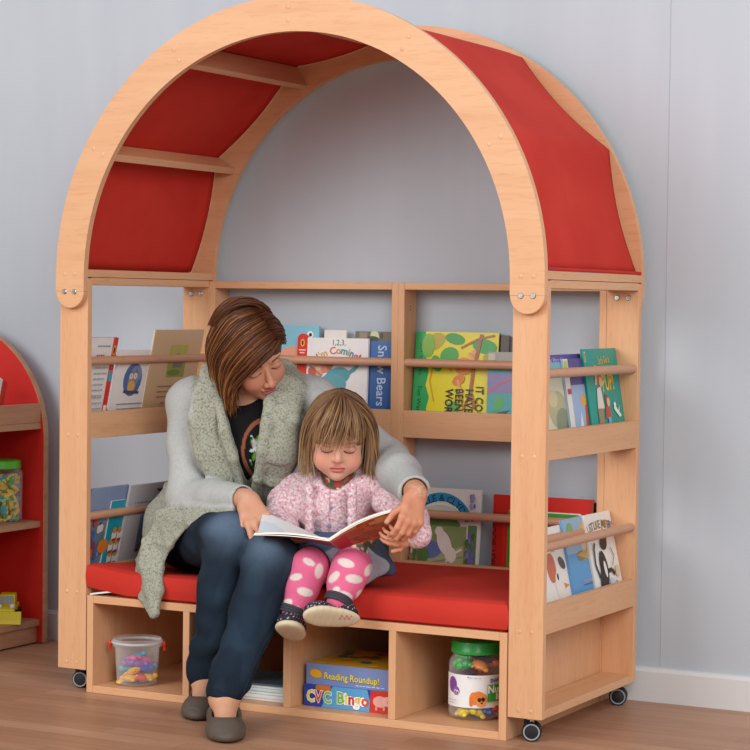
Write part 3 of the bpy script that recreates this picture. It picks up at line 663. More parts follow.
# ------------------------------------------------------------------ things in the cubbies
def game_box(name, label, loc, rz, w, d, h, side, top, draw, drawtop):
    o = thing(name, label, 'game box', loc, (0, 0, rz), 'boxed games stacked in the bench')
    b = MB().box(0, w, 0, d, 0, h*.55, side); b.build('box_base', M_PRINT, o)
    b = MB().box(-.0008, w + .0008, -.0008, d + .0008, .0015, h, side)
    P = Print(b, lambda x, z, k: (x, -.001 - k, z), (w, h)); draw(P, w, h); T_ = Print(b, lambda x, y, k: (x, y, h + k), (w, d)); T_.rect(0, 0, w, d, top); drawtop(T_, w, d)
    b.build('box_lid', M_PRINT, o)
def d_round(p, w, h):
    p.rect(0, 0, w, h, '7f93c9'); p.ell(w*.10, h*.52, .017, .0105, 'c98f1d', -.12); p.ell(w*.10, h*.52, .0155, .0092, 'f0b92a', -.12)
    p.text('Reading Roundup!', w*.185, h*.30, .0215, '2f3d7a', -.015, 'l', .05, .90); p.text('Reading Roundup!', w*.185, h*.31, .0215, 'f2e04a', -.015, 'l', .022, .90)
    p.lines(w*.52, w*.82, h*.10, 1, .01, .0022, 'd5dbee', 41); p.rect(w*.92, h*.1, w*.96, h*.6, '9aa9d6')
def t_round(p, w, d):
    r = random.Random(3)
    for i in range(26): p.ell(w*r.uniform(.05, .95), d*r.uniform(.05, .95), .014, .012, r.choice(['e2b32a', 'd9762a', '3f7a4a', '7aa03a', 'c2452f', '3a6a9a', 'e9d04a']))
def d_cvc(p, w, h):
    p.rect(0, 0, w, h, '2f49a8'); p.poly([(w*.18, 0), (w*.72, 0), (w*.66, h), (w*.3, h)], '5fa9dc'); p.ell(w*.2, h*.9, .02, .01, 'd9762a'); p.poly([(w*.68, 0), (w, 0), (w, h), (w*.70, h)], 'd8372a')
    for i, (ch, c) in enumerate(zip('CVC', ('f2e04a', 'e2572a', '7fc04a'))):
        p.text(ch, w*(.025 + .088*i), h*.22, .037, 'ffffff', 0, 'l', .07, .82); p.text(ch, w*(.025 + .088*i), h*.22, .037, c, 0, 'l', .03, .82)
    p.text('Bingo', w*.345, h*.26, .036, 'ffffff', 0, 'l', .07, .94)
    x = w*.345
    for ch, c in zip('Bingo', ('7fc04a', 'f2e04a', 'd8372a', 'f2c13a', 'e2572a')):
        V, _ = glyphs(ch, .03); p.text(ch, x, h*.26, .036, c, 0, 'l', .03, .94); x += (max(v[0] for v in V) + .045) * .036 * .94
    p.ell(w*.80, h*.52, .019, .013, 'eeb0a5'); p.ell(w*.87, h*.56, .012, .011, 'f2bdb2'); p.ell(w*.895, h*.53, .006, .005, 'd98a80'); p.line([(w*.76, h*.3), (w*.76, h*.12)], .006, 'e5a095'); p.line([(w*.84, h*.3), (w*.84, h*.14)], .006, 'e5a095'); p.ell(w*.985, h*.4, .013, .013, 'f3f1ee')
q = pZ(304.5, 705, .0185)
game_box('board_game_box', 'blue and red bingo board game box, lower of the two in the bench', (q[0], q[1], .0185), .02, .246, .215, .050, '2f49a8', '5fa9dc', d_cvc, lambda p, w, d: p.rect(w*.1, d*.1, w*.9, d*.9, 'd8372a'))
game_box('board_game_box', 'lilac blue reading board game box on top of the bingo box', (q[0] + .003, q[1] + .004, .0689), .02, .246, .215, .048, '7f93c9', 'e2b32a', d_round, t_round)
MAGC = [('e9e9e6', 'white booklet at the bottom of the pile behind the leg of the woman', .006), ('dfe3e4', 'pale grey booklet second from the bottom of the pile', .007), ('e4e2dc', 'off white booklet in the middle of the pile', .007), ('cfe0e2', 'pale teal booklet near the top of the pile', .006), ('e6e4e0', 'white booklet just below the top of the pile', .006), ('4f6470', 'dark blue booklet at the top of the pile', .004)]
z = .0188
for i, (c, lab, t) in enumerate(MAGC):
    dx = [0, -.006, .004, -.003, .003, -.004][i]
    o = thing('booklet', lab, 'booklet', (.395 + dx, .045 + dx, z), (0, 0, .01 * i), 'booklets piled in the bench')
    MB().box(0, .225, 0, .16, 0, .0008, c).box(0, .225, 0, .16, t - .0008, t, c).box(.2242, .225, 0, .16, .0008, t - .0008, c).box(0, .225, 0, .0008, .0008, t-.0008, c).build('cover', M_PRINT, o)
    MB().box(.001, .223, .0012, .159, .0009, t - .0009, 'efece4').build('pages', M_MATT, o); z += t + .0004

# counters: little moulded shapes, each one a thing
def counter_mesh(kind):
    b = MB()
    if kind == 0:
        b.ball((0, 0, .008), (.017, .012, .008)); b.ball((.015, 0, .012), (.007, .006, .006)); b.ball((-.017, 0, .008), (.007, .005, .004)); b.ball((.004, .011, .006), (.006, .006, .004)); b.ball((.004, -.011, .006), (.006, .006, .004))
    elif kind == 1:
        b.ball((0, 0, .009), (.012, .012, .009)); b.ball((0, .013, .009), (.008, .006, .006)); b.ball((0, -.013, .009), (.008, .006, .006)); b.ball((.012, 0, .013), (.007, .007, .007)); b.ball((-.012, 0, .006), (.005, .005, .004))
    else:
        b.ball((0, 0, .007), (.020, .010, .007)); b.ball((.018, .003, .009), (.007, .007, .006)); b.ball((-.018, -.003, .007), (.008, .008, .004)); b.ball((0, .008, .009), (.006, .005, .005))
    return b
_cm = {}
def counter(kind, hexc, loc, rot, label, group, s=1.0, name='counter', cat='counter'):
    k = (kind, hexc)
    if k not in _cm:
        b = counter_mesh(kind); b.c = [lin(hexc)] * len(b.f); o = b.build(name, M_PLASTIC, None, smooth=True); _cm[k] = o
    else:
        o = _cm[k].copy(); COL.objects.link(o)
    o.location = loc; o.rotation_euler = rot; o.scale = (s, s, s); o.name = name
    return tag(o, label, cat, group)
def lathe_obj(name, prof, mat, parent, n=40, col='ffffff', axis=2): return MB().lathe(prof, n, (0, 0, 0), axis, col).build(name, mat, parent, smooth=True)
# bucket
q = pZ(137, 683.6, .0186); q[0] = max(q[0], .1645); BQ = q
bu = thing('clear_bucket', 'clear plastic bucket with small red handle ends in the leftmost cubby', 'bucket', (q[0], q[1], .0186)); bu.scale = (.95, .95, .97)
lathe_obj('bucket_shell', [(1e-4, .0016), (.048, .0016), (.0515, .003), (.0570, .093), (.0570, .095), (.0625, .096), (.0630, .114), (.0612, .115), (.0600, .114), (.0597, .099), (.0556, .097), (.0500, .005), (.047, .0035), (1e-4, .0035)], M_FROST, bu)
b = MB().tube([(.0632*math.cos(t), .0632*math.sin(t), .1060) for t in np.linspace(0, 2*PI, 49)], .0034, 8, 'd9dde0'); b.build('rim', M_RIM, bu, smooth=True)
for s in (-1, 1):
    a = CAM_R[:2] / np.linalg.norm(CAM_R[:2]) * s * .0690
    b = MB().ball((a[0], a[1], .100), (.0055, .0055, .009), 'd8321f'); b.tube([(a[0], a[1], .100), (a[0]*1.01, a[1]*1.01, .084)], .0034, 8, 'd8321f'); b.build('handle_end', M_PLASTIC, bu, smooth=True)
cc = [('f0b41f', 'yellow'), ('d63a2f', 'red'), ('2b50c8', 'blue'), ('8a55b0', 'purple'), ('e0569a', 'pink'), ('2f9ac0', 'light blue'), ('e0782a', 'orange'), ('4a9a45', 'green')]
tw = np.array([-CAM_F[0], -CAM_F[1]]); tw /= np.linalg.norm(tw); rt = np.array([CAM_R[0], CAM_R[1]]); rt /= np.linalg.norm(rt)
r = random.Random(12); k = 0; va0 = math.atan2(CAM_R[1], CAM_R[0])
# front ring: (right, toward viewer, height, colour)
spots = [(-.016, .024, .012, 0, 0, 'front left'), (-.004, .020, .030, 0, 0, 'upper front left'), (.014, .026, .012, 1, 1, 'front centre'), (.030, .016, .014, 0, 0, 'front right'), (.022, .016, .034, 2, 0, 'upper right'), (-.024, .010, .014, 0, 2, 'lower left'), (.004, .020, .046, 3, 0, 'top centre'),
         (-.026, .012, .048, 3, 1, 'top left'), (-.012, .012, .056, 4, 1, 'topmost left'), (.022, .006, .054, 4, 2, 'topmost right'), (.034, .002, .034, 5, 1, 'right'), (-.034, .004, .032, 5, 1, 'left'), (0, -.006, .014, 1, 0, 'hidden bottom'), (-.022, -.022, .014, 2, 1, 'back left'), (.022, -.020, .014, 6, 1, 'back right'), (0, -.012, .036, 6, 0, 'hidden middle'), (-.020, -.020, .038, 1, 2, 'upper back left'), (.018, -.020, .038, 7, 1, 'upper back right'), (.0, -.020, .058, 5, 0, 'topmost back')]
for i, (a, t, h, c, kd, wh) in enumerate(spots):
    p2 = q[:2] + rt * a * .92 + tw * t * .95
    counter(kd, cc[c][0], (p2[0], p2[1], .0186 + .004 + h - .008), (r.uniform(-.4, .4), r.uniform(-.4, .4), va0 + r.uniform(-.6, .6)), cc[c][1] + ' moulded plastic counter inside the clear bucket, ' + wh, 'counters in the clear bucket', 1.12)
# jar
q = pZ(475, 716.5, .0186)
jr = thing('plastic_jar', 'clear plastic jar with a green screw lid and white label in the right cubby', 'jar', (q[0], q[1], .0186))
lathe_obj('jar_body', [(1e-4, .001), (.050, .001), (.058, .006), (.0605, .014), (.0605, .120), (.058, .132), (.051, .140), (.050, .150), (.0485, .150), (.049, .140), (.056, .131), (.0588, .119), (.0588, .015), (.056, .008), (.049, .0035), (1e-4, .0035)], M_CLEAR, jr, 48)
lathe_obj('lid', [(1e-4, .176), (.046, .176), (.0535, .1735), (.0545, .170), (.0545, .158), (.056, .155), (.056, .148), (.0535, .146), (.0525, .146)], M_PLASTIC, jr, 48, '2aa84a')
va = math.atan2(tw[1], tw[0])
b = MB(); LR = .0609
def lab(a, z, k): t = va + a / LR; return ((LR + k)*math.cos(t), (LR + k)*math.sin(t), z)
class LP(Print):
    def poly(s, pts, col):                                  # fine slices so that prints follow the curve
        return super().poly(pts, col)
A0, A1, Z0, Z1 = -.105, .105, .030, .103
for i in range(40):
    a0, a1 = A0 + (A1-A0)*i/40, A0 + (A1-A0)*(i+1)/40
    b.add([lab(a0, Z0, 0), lab(a1, Z0, 0), lab(a1, Z1, 0), lab(a0, Z1, 0)], [(0, 1, 2, 3)], 'eef0f2')
p = LP(b, lab); p.step = .0002; p.k = 1
def pell(a, z, ra, rz, col, rot=0):
    h = p.lay(); n = 14; T = [-math.cos(PI*i/n) for i in range(n + 1)]          # upright slices, so the print hugs the curve
    up = [lab(a + ra*t, z + rz*math.sqrt(max(0, 1 - t*t)), h) for t in T]; dn = [lab(a + ra*t, z - rz*math.sqrt(max(0, 1 - t*t)), h) for t in T]
    p.mb.strip(dn, up, col)
for a, z, ra, rz, c in ((-.062, .079, .014, .018, '7d4a9a'), (-.050, .066, .010, .010, '8f5cab'), (-.052, .064, .004, .005, 'e4dcec'), (-.046, .063, .004, .005, 'e4dcec'), (-.052, .063, .002, .003, '2a2030'), (-.046, .062, .002, .003, '2a2030'),
                        (-.006, .052, .010, .014, 'e8873a'), (.004, .054, .014, .014, 'e8873a'), (.014, .050, .010, .013, 'e98f45'), (-.012, .044, .004, .010, 'e07a30'), (.010, .041, .011, .008, 'ee9a55'), (.006, .049, .004, .005, '3a2018'), (.014, .050, .004, .005, '3a2018'), (.011, .042, .003, .002, '6a2f18')):
    pell(a, z, ra, rz, c)
for i in range(10):
    a0, a1 = .024 + .008*i, .032 + .008*i
    p.rect(a0, .044, a1 + .0002, .082, '3aa845'); p.k -= 1
p.k += 1
p.text('SNAP-N-LEARN', .030, .087, .012, '2f49a8', 0, 'l', .03, .8); p.k += 1
x = .024
for ch in 'Number': 
    V, _ = glyphs(ch, .03); p.text(ch, x, .064, .023, 'ffffff', 0, 'l', .03, .95); p.k -= 1; x += (max(v[0] for v in V) + .05)*.023*.95
x = .044; p.k += 1
for ch in 'Bugs':
    V, _ = glyphs(ch, .03); p.text(ch, x, .049, .018, 'ffffff', 0, 'l', .03, .95); p.k -= 1; x += (max(v[0] for v in V) + .05)*.018*.95
p.rect(-.020, .0985, -.017, .1005, '2f49a8'); p.lines(-.016, .014, .0975, 1, .01, .0015, 'b5bac6', 51); p.lines(-.074, -.046, .045, 2, .006, .0018, 'b5bac6', 52)
b.build('label', M_PRINT, jr)
bugs = [(-.030, .028, .108, '22b04a', 1, 'green'), (-.022, .020, .128, '2aa84a', 1, 'green'), (.008, .030, .110, 'e8873a', 0, 'orange'), (.020, .018, .124, '2b2b2e', 2, 'black'), (.040, .008, .112, 'e0642a', 1, 'orange'), (-.026, .032, .010, 'e8cf2a', 0, 'yellow'), (.002, .036, .008, 'e8cf2a', 1, 'yellow'), (.016, .030, .014, '3a5ab8', 0, 'blue'), (.036, .016, .012, 'b8382a', 2, 'red'), (0, 0, .045, 'e8873a', 0, 'orange'), (-.02, -.01, .07, '7d4a9a', 1, 'purple'), (.02, -.01, .085, 'b8382a', 0, 'red'), (0, -.02, .012, '2aa84a', 1, 'green')]
for a, t, h, c, kd, nm in bugs:
    p2 = q[:2] + rt*a*.82 + tw*t*.82
    counter(kd, c, (p2[0], p2[1], .0186 + h), (r.uniform(-.5, .5), r.uniform(-.5, .5), r.uniform(0, 6)), nm + ' snap together plastic bug inside the green lidded jar', 'plastic bugs in the jar', 1.45, 'plastic_bug', 'toy')

# ------------------------------------------------------------------ on the red bookcase
c3 = pX(-1, 521, -.53); tubx, tuby = -.545, .455
_p = pY(1, 522, .47); tubx, tuby = _p[0], .47
tb = thing('plastic_tub', 'clear tub of linking pieces with a lime green lid on the red bookcase', 'tub', (tubx, tuby, .3394))
lathe_obj('tub_body', [(1e-4, .001), (.052, .001), (.057, .005), (.0585, .132), (.054, .139), (.050, .147), (.0490, .147), (.0520, .138), (.0570, .131), (.0555, .006), (.051, .003), (1e-4, .003)], M_CLEAR, tb, 40)
lathe_obj('lid', [(1e-4, .168), (.047, .168), (.0530, .165), (.0540, .146), (.0525, .1445), (.0505, .1475)], M_PLASTIC, tb, 40, '5cc234')
pc = ['e3c21f', 'e3c21f', 'd9b81c', '2f9ab0', '4f9a45', '2f9ab0']
pn = ['yellow', 'yellow', 'yellow', 'blue', 'green', 'blue']; _pm = {}
r = random.Random(4)
for i in range(150):
    lay = i // 15; a = r.uniform(0, 2*PI); rad = .043 * math.sqrt(r.uniform(.25, 1))
    if r.random() < .75: a = va + r.uniform(-1.5, 1.5); rad = r.uniform(.040, .046)
    kk = r.randrange(6)
    if kk not in _pm:
        b = MB(); b.col = lin(pc[kk]); b.box(-.011, .011, -.0045, .0045, -.004, .004).box(.011, .015, -.002, .002, -.002, .002).box(-.003, .003, -.002, .002, .004, .0055)
        o = b.build('linking_piece', M_PLASTIC, None, bevel=.001, seg=1); _pm[kk] = o
    else: o = _pm[kk].copy(); COL.objects.link(o)
    ang = r.choice([0, .5, -.5, 1.2, 1.57])
    o.location = (tubx + rad*math.cos(a), tuby + rad*math.sin(a), .3394 + .010 + lay*.0123 + r.uniform(-.002, .002)); o.rotation_euler = (r.uniform(-.3, .3), ang, a + PI/2)
    o.scale = (1.12, 1.35, 1.25)
    tag(o, pn[kk] + ' plastic linking piece inside the lime lidded tub', 'linking piece', 'linking pieces in the tub')
# toy bulldozer
_p = pY(7, 624, .44)
dz = thing('toy_digger', 'yellow toy digger with a front blade on the lowest red bookcase shelf', 'toy digger', (_p[0], .44, .0684), (0, 0, -1.05))
def Db(b, name, mat=M_PLASTIC, **k): return b.build(name, mat, dz, **k)
b = MB(); b.color('e3cf1c'); b.prism([(-.075, .014), (.030, .014), (.036, .026), (.030, .040), (.006, .046), (-.075, .046)], 1, -.024, .024); Db(b, 'body', bevel=.004)
b = MB(); b.color('e3cf1c'); b.prism([(-.045, .046), (.004, .046), (-.004, .074), (-.040, .076)], 1, -.021, .021); Db(b, 'cab', bevel=.003)
b = MB(); b.color('8f9492'); b.prism([(-.006, .050), (.0048, .049), (-.0028, .071), (-.012, .071)], 1, -.0185, .0185); Db(b, 'cab_window', bevel=.001)
b = MB(); b.color('e0cc16'); b.prism([(.036, .004), (.054, .0), (.049, .012), (.045, .034), (.038, .034)], 1, -.044, .044); Db(b, 'front_blade', bevel=.0015)
for s in (-1, 1):
    b = MB(); b.lathe([(1e-4, s*.004), (.016, s*.004), (.0175, 0), (.0175, -s*.004), (1e-4, -s*.0042)], 22, (.010, s*.026, .018), 1, '22231f'); Db(b, 'wheel', M_MATT, smooth=True)
    b = MB(); b.lathe([(1e-4, s*.004), (.016, s*.004), (.0175, 0), (.0175, -s*.004), (1e-4, -s*.0042)], 22, (-.050, s*.026, .018), 1, '22231f'); Db(b, 'wheel', M_MATT, smooth=True)
    b = MB().ball((.028, s*.017, .046), .0075, 'e8e8e4'); Db(b, 'headlamp', smooth=True)
# leaning book on the top shelf of the red bookcase
_p = pX(2, 404, -.49)
o = book('book', 'white book with a red edge leaning on the top shelf of the red bookcase', (-.510, .300, .6100), (-.10, .40, PI/2), .12, .17, .007, 'e9e6e0', lambda p, w, h: (p.rect(w*.82, 0, w, h, 'c2301f'), p.rect(w*.1, h*.4, w*.7, h*.8, '5a4a44')), None)
# ------------------------------------------------------------------ signed-distance modelling for bodies and cloth
def V3(p): return np.array(p, float)
class SDF:
    def __init__(s, lo, hi, h):
        s.lo = V3(lo); s.h = h; s.n = np.ceil((V3(hi) - s.lo) / h).astype(int) + 1
        s.d = np.full(s.n, .5, np.float32)
        s.ax = [(s.lo[i] + h * np.arange(s.n[i])).astype(np.float32) for i in range(3)]
    def sub(s, lo, hi):
        a = np.clip(np.floor((V3(lo) - s.lo) / s.h).astype(int), 0, s.n); b = np.clip(np.ceil((V3(hi) - s.lo) / s.h).astype(int) + 1, 0, s.n)
        sl = tuple(slice(i, j) for i, j in zip(a, b))
        return sl, (s.ax[0][sl[0]][:, None, None], s.ax[1][sl[1]][None, :, None], s.ax[2][sl[2]][None, None, :])
    def comb(s, sl, e, k, op):
        d = s.d[sl]
        kp = np.all(np.asarray(k) > 0)
        if op == 'u':
            if kp: q = np.maximum(k - np.abs(d - e), 0) / k; s.d[sl] = np.minimum(d, e) - q*q*k/4
            else: s.d[sl] = np.minimum(d, e)
        else:
            e = -e
            if kp: q = np.maximum(k - np.abs(d - e), 0) / k; s.d[sl] = np.maximum(d, e) + q*q*k/4
            else: s.d[sl] = np.maximum(d, e)
        return s
    def cap(s, a, b, ra, rb=None, k=.01, op='u', sq=None):          # tapered capsule; sq=(dir, f): squashed along dir by f
        a, b = V3(a), V3(b); rb = ra if rb is None else rb; m = max(ra, rb) * (1 if sq is None else max(1, sq[1])) + k + 2*s.h
        sl, (X, Y, Z) = s.sub(np.minimum(a, b) - m, np.maximum(a, b) + m)
        ab = b - a; L = ab @ ab + 1e-12; px, py, pz = X - a[0], Y - a[1], Z - a[2]
        t = np.clip((px*ab[0] + py*ab[1] + pz*ab[2]) / L, 0, 1); qx, qy, qz = px - t*ab[0], py - t*ab[1], pz - t*ab[2]
        r2 = qx*qx + qy*qy + qz*qz; f = 1
        if sq is not None:
            n = V3(sq[0]); n /= np.linalg.norm(n); w = qx*n[0] + qy*n[1] + qz*n[2]; r2 = r2 + w*w*(1/sq[1]**2 - 1); f = min(1, sq[1])
        return s.comb(sl, ((np.sqrt(r2) - (ra + t*(rb - ra))) * f).astype(np.float32), k, op)
    def chain(s, P, R, k=.01, kk=None, **kw):
        for i in range(len(P) - 1): s.cap(P[i], P[i+1], R[i], R[i+1], k if i == 0 or kk is None else kk, **kw)
        return s
    def ell(s, c, r, rot=None, k=.01, op='u'):                         # rot: rows are the ellipsoid's axes
        c, r = V3(c), V3(r) if hasattr(r, '__len__') else V3((r, r, r)); rot = np.eye(3) if rot is None else np.array(rot); m = r.max() + k + 2*s.h
        ext = np.sqrt(((rot * r[:, None])**2).sum(0)) + k + 2*s.h
        sl, (X, Y, Z) = s.sub(c - ext, c + ext); X, Y, Z = X - c[0], Y - c[1], Z - c[2]
        q = [rot[i, 0]*X + rot[i, 1]*Y + rot[i, 2]*Z for i in range(3)]
        k0 = np.sqrt(sum((q[i]/r[i])**2 for i in range(3))); k1 = np.sqrt(sum((q[i]/r[i]**2)**2 for i in range(3))) + 1e-9
        return s.comb(sl, (k0*(k0 - 1)/k1).astype(np.float32), k, op)
    def tri(s, a, b, c, th, k=.01):                                    # triangle sheet of half thickness th
        a, b, c = V3(a), V3(b), V3(c); m = th + k + 2*s.h
        sl, (X, Y, Z) = s.sub(np.minimum(np.minimum(a, b), c) - m, np.maximum(np.maximum(a, b), c) + m)
        n = np.cross(b - a, a - c); out = None; inside = True
        for p, q in ((a, b), (b, c), (c, a)):
            e = q - p; x, y, z = X - p[0], Y - p[1], Z - p[2]; w = np.cross(e, n)
            inside = inside & ((x*w[0] + y*w[1] + z*w[2]) >= 0) if inside is not True else ((x*w[0] + y*w[1] + z*w[2]) >= 0)
            t = np.clip((x*e[0] + y*e[1] + z*e[2]) / (e @ e), 0, 1); dd = (x - t*e[0])**2 + (y - t*e[1])**2 + (z - t*e[2])**2
            out = dd if out is None else np.minimum(out, dd)
        pl = ((X - a[0])*n[0] + (Y - a[1])*n[1] + (Z - a[2])*n[2])**2 / (n @ n)
        return s.comb(sl, (np.sqrt(np.where(inside, pl, out)) - th).astype(np.float32), k, 'u')
    def quad(s, a, b, c, d, th, k=.01): return s.tri(a, b, c, th, k).tri(a, c, d, th, k)
    def plane_cut(s, p, n, k=0):                                      # removes the half space on the +n side
        n = V3(n); n /= np.linalg.norm(n); sl, (X, Y, Z) = s.sub(s.lo, s.lo + s.h*s.n)
        return s.comb(sl, -((X - p[0])*n[0] + (Y - p[1])*n[1] + (Z - p[2])*n[2]).astype(np.float32), k, 's')
    def wobble(s, amp, fr, seed=0, comps=6, mask=None, aniso=(1, 1, 1)):
        g = np.random.default_rng(seed); sl, (X, Y, Z) = s.sub(s.lo, s.lo + s.h*s.n); w = 0
        for _ in range(comps):
            v = g.normal(size=3) * np.array(aniso); v = v/np.linalg.norm(v)*fr*g.uniform(.6, 1.5); w = w + np.sin(X*v[0] + Y*v[1] + Z*v[2] + g.uniform(0, 6.28))
        w = w * (amp / math.sqrt(comps))
        if mask is not None: w = w * mask(X, Y, Z)
        s.d += w.astype(np.float32); return s
    def points(s):
        a = np.pad(np.minimum(s.d, .5), 1, constant_values=.5)
        g = vdb.FloatGrid(.5); g.copyFromArray(a.astype(np.float32)); r = g.convertToPolygons(0.0, 0.0) if False else g.convertToQuads(0.0)
        P, Q = r[0], r[-1]; P = (P - 1) * s.h + s.lo; Q = Q.astype(np.int64)
        A, B, C = P[Q[:, 0]], P[Q[:, 1]], P[Q[:, 2]]; D = P[Q[:, 3]]
        vol = (np.einsum('ij,ij->i', A, np.cross(B, C)) + np.einsum('ij,ij->i', A, np.cross(C, D))).sum()
        if vol < 0: Q = Q[:, ::-1]
        return P, Q
def keep_big(P, Q, frac=.02):                                          # drops crumbs
    n = len(P); lab = np.arange(n)
    for _ in range(200):
        m = lab[Q].min(1); new = lab.copy(); np.minimum.at(new, Q.ravel(), np.repeat(m, 4)); new = new[new]
        if (new == lab).all(): break
        lab = new
    u, inv, cnt = np.unique(lab, return_inverse=True, return_counts=True); ok = cnt[inv] > frac * n
    Q = Q[ok[Q].all(1)]; idx = np.full(n, -1); idx[ok] = np.arange(ok.sum()); return P[ok], idx[Q]
def to_obj(name, parts, mat, parent, alpha=None):
    """parts: list of (P, Q, C) joined into ONE mesh; C per vertex colours (sRGB 0..1 converted here)"""
    off = 0; Ps, Qs, Cs = [], [], []
    for P, Q, C in parts:
        Ps.append(P); Qs.append(Q + off); Cs.append(C); off += len(P)
    P = np.concatenate(Ps).astype(np.float32); C = np.concatenate(Cs)
    L = np.array(parent.location); P = P - L.astype(np.float32)
    loops = np.concatenate([q.ravel() for q in Qs]).astype(np.int32); tot = np.concatenate([np.full(len(q), q.shape[1]) for q in Qs]).astype(np.int32)
    me = bpy.data.meshes.new(name); me.vertices.add(len(P)); me.vertices.foreach_set('co', P.ravel())
    me.loops.add(len(loops)); me.loops.foreach_set('vertex_index', loops); me.polygons.add(len(tot))
    me.polygons.foreach_set('loop_start', np.concatenate([[0], np.cumsum(tot)[:-1]]).astype(np.int32)); me.polygons.foreach_set('use_smooth', np.ones(len(tot), bool))
    me.update(calc_edges=True); me.validate()
    C = np.where(C <= .04045, C/12.92, ((C + .055)/1.055)**2.4)
    a = me.color_attributes.new('Col', 'FLOAT_COLOR', 'POINT'); buf = np.ones((len(P), 4), np.float32); buf[:, :3] = C
    if alpha is not None: buf[:, 3] = alpha
    a.data.foreach_set('color', buf.ravel())
    me.materials.append(mat); o = bpy.data.objects.new(name, me); COL.objects.link(o); o.parent = parent; return o
def rgb(h): h = h.lstrip('#'); return np.array([int(h[i:i+2], 16)/255 for i in (0, 2, 4)])
def flat(P, h): return np.tile(rgb(h), (len(P), 1))
def blend(C, w, h): w = np.clip(w, 0, 1)[:, None]; return C*(1 - w) + rgb(h)*w
def ss(a, b, x): t = np.clip((x - a)/(b - a), 0, 1); return t*t*(3 - 2*t)
def unit(v): v = V3(v); return v/np.linalg.norm(v)
def pixel(P):                                                         # where a point was measured in the photograph (used to place cloth prints)
    d = P - CAM_P; z = d @ CAM_F; return 375 + FPX*(d @ CAM_R)/z, 375 - FPX*(d @ CAM_U)/z
TOCAM = -CAM_F; UPV = np.array([0, 0, 1.])
def cdir(r, u, t): return unit(CAM_R*r + CAM_U*u + TOCAM*t)            # direction: right, up, toward the viewer

M_SKIN = printed('skin', .48, .35, .12).m
def knit(name, sc, amount, bumpd, dark='b0b0a8'):
    k = N(name, .9, .15); a = k.n('ShaderNodeVertexColor'); a.layer_name = 'Col'; v = k.coords((1, 1, 1))
    n1 = k.noise(v, sc, 2, .6); n2 = k.noise(v, sc*3.1, 1)
    al = k.n('ShaderNodeMath'); al.operation = 'MULTIPLY'; al.inputs[1].default_value = amount; k.l(a.outputs['Alpha'], al.inputs[0])
    k.color(k.mix(al.outputs[0], a.outputs[0], k.ramp(n1, [(.32, dark), (.5, 'f0f0ec'), (.62, 'ffffff')]), 'MULTIPLY'))
    m = k.n('ShaderNodeMath'); m.operation = 'ADD'; k.l(n1, m.inputs[0]); k.l(n2, m.inputs[1]); m2 = k.n('ShaderNodeMath'); m2.operation = 'MULTIPLY'; k.l(m.outputs[0], m2.inputs[0]); k.l(a.outputs['Alpha'], m2.inputs[1]); k.bump(m2.outputs[0], .55, bumpd); return k.m
M_CHUNKY = knit('chunky_knit', 210, .75, .006, '8f9488')
M_RIB = knit('fine_knit', 420, .35, .002, 'a8aaa6')
M_PINK = knit('pink_knit', 190, .85, .006, 'd97f9c')
M_JERSEY = knit('jersey', 700, .2, .0006)
M_DENIM = knit('denim_cloth', 520, .35, .0008, '9aa4b4')
M_LEATHER = printed('shoe_leather', .55, .3).m
def hair_mat():
    k = N('hair', .42, .35); a = k.n('ShaderNodeVertexColor'); a.layer_name = 'Col'; k.color(a.outputs[0]); return k.m
M_HAIR = hair_mat()

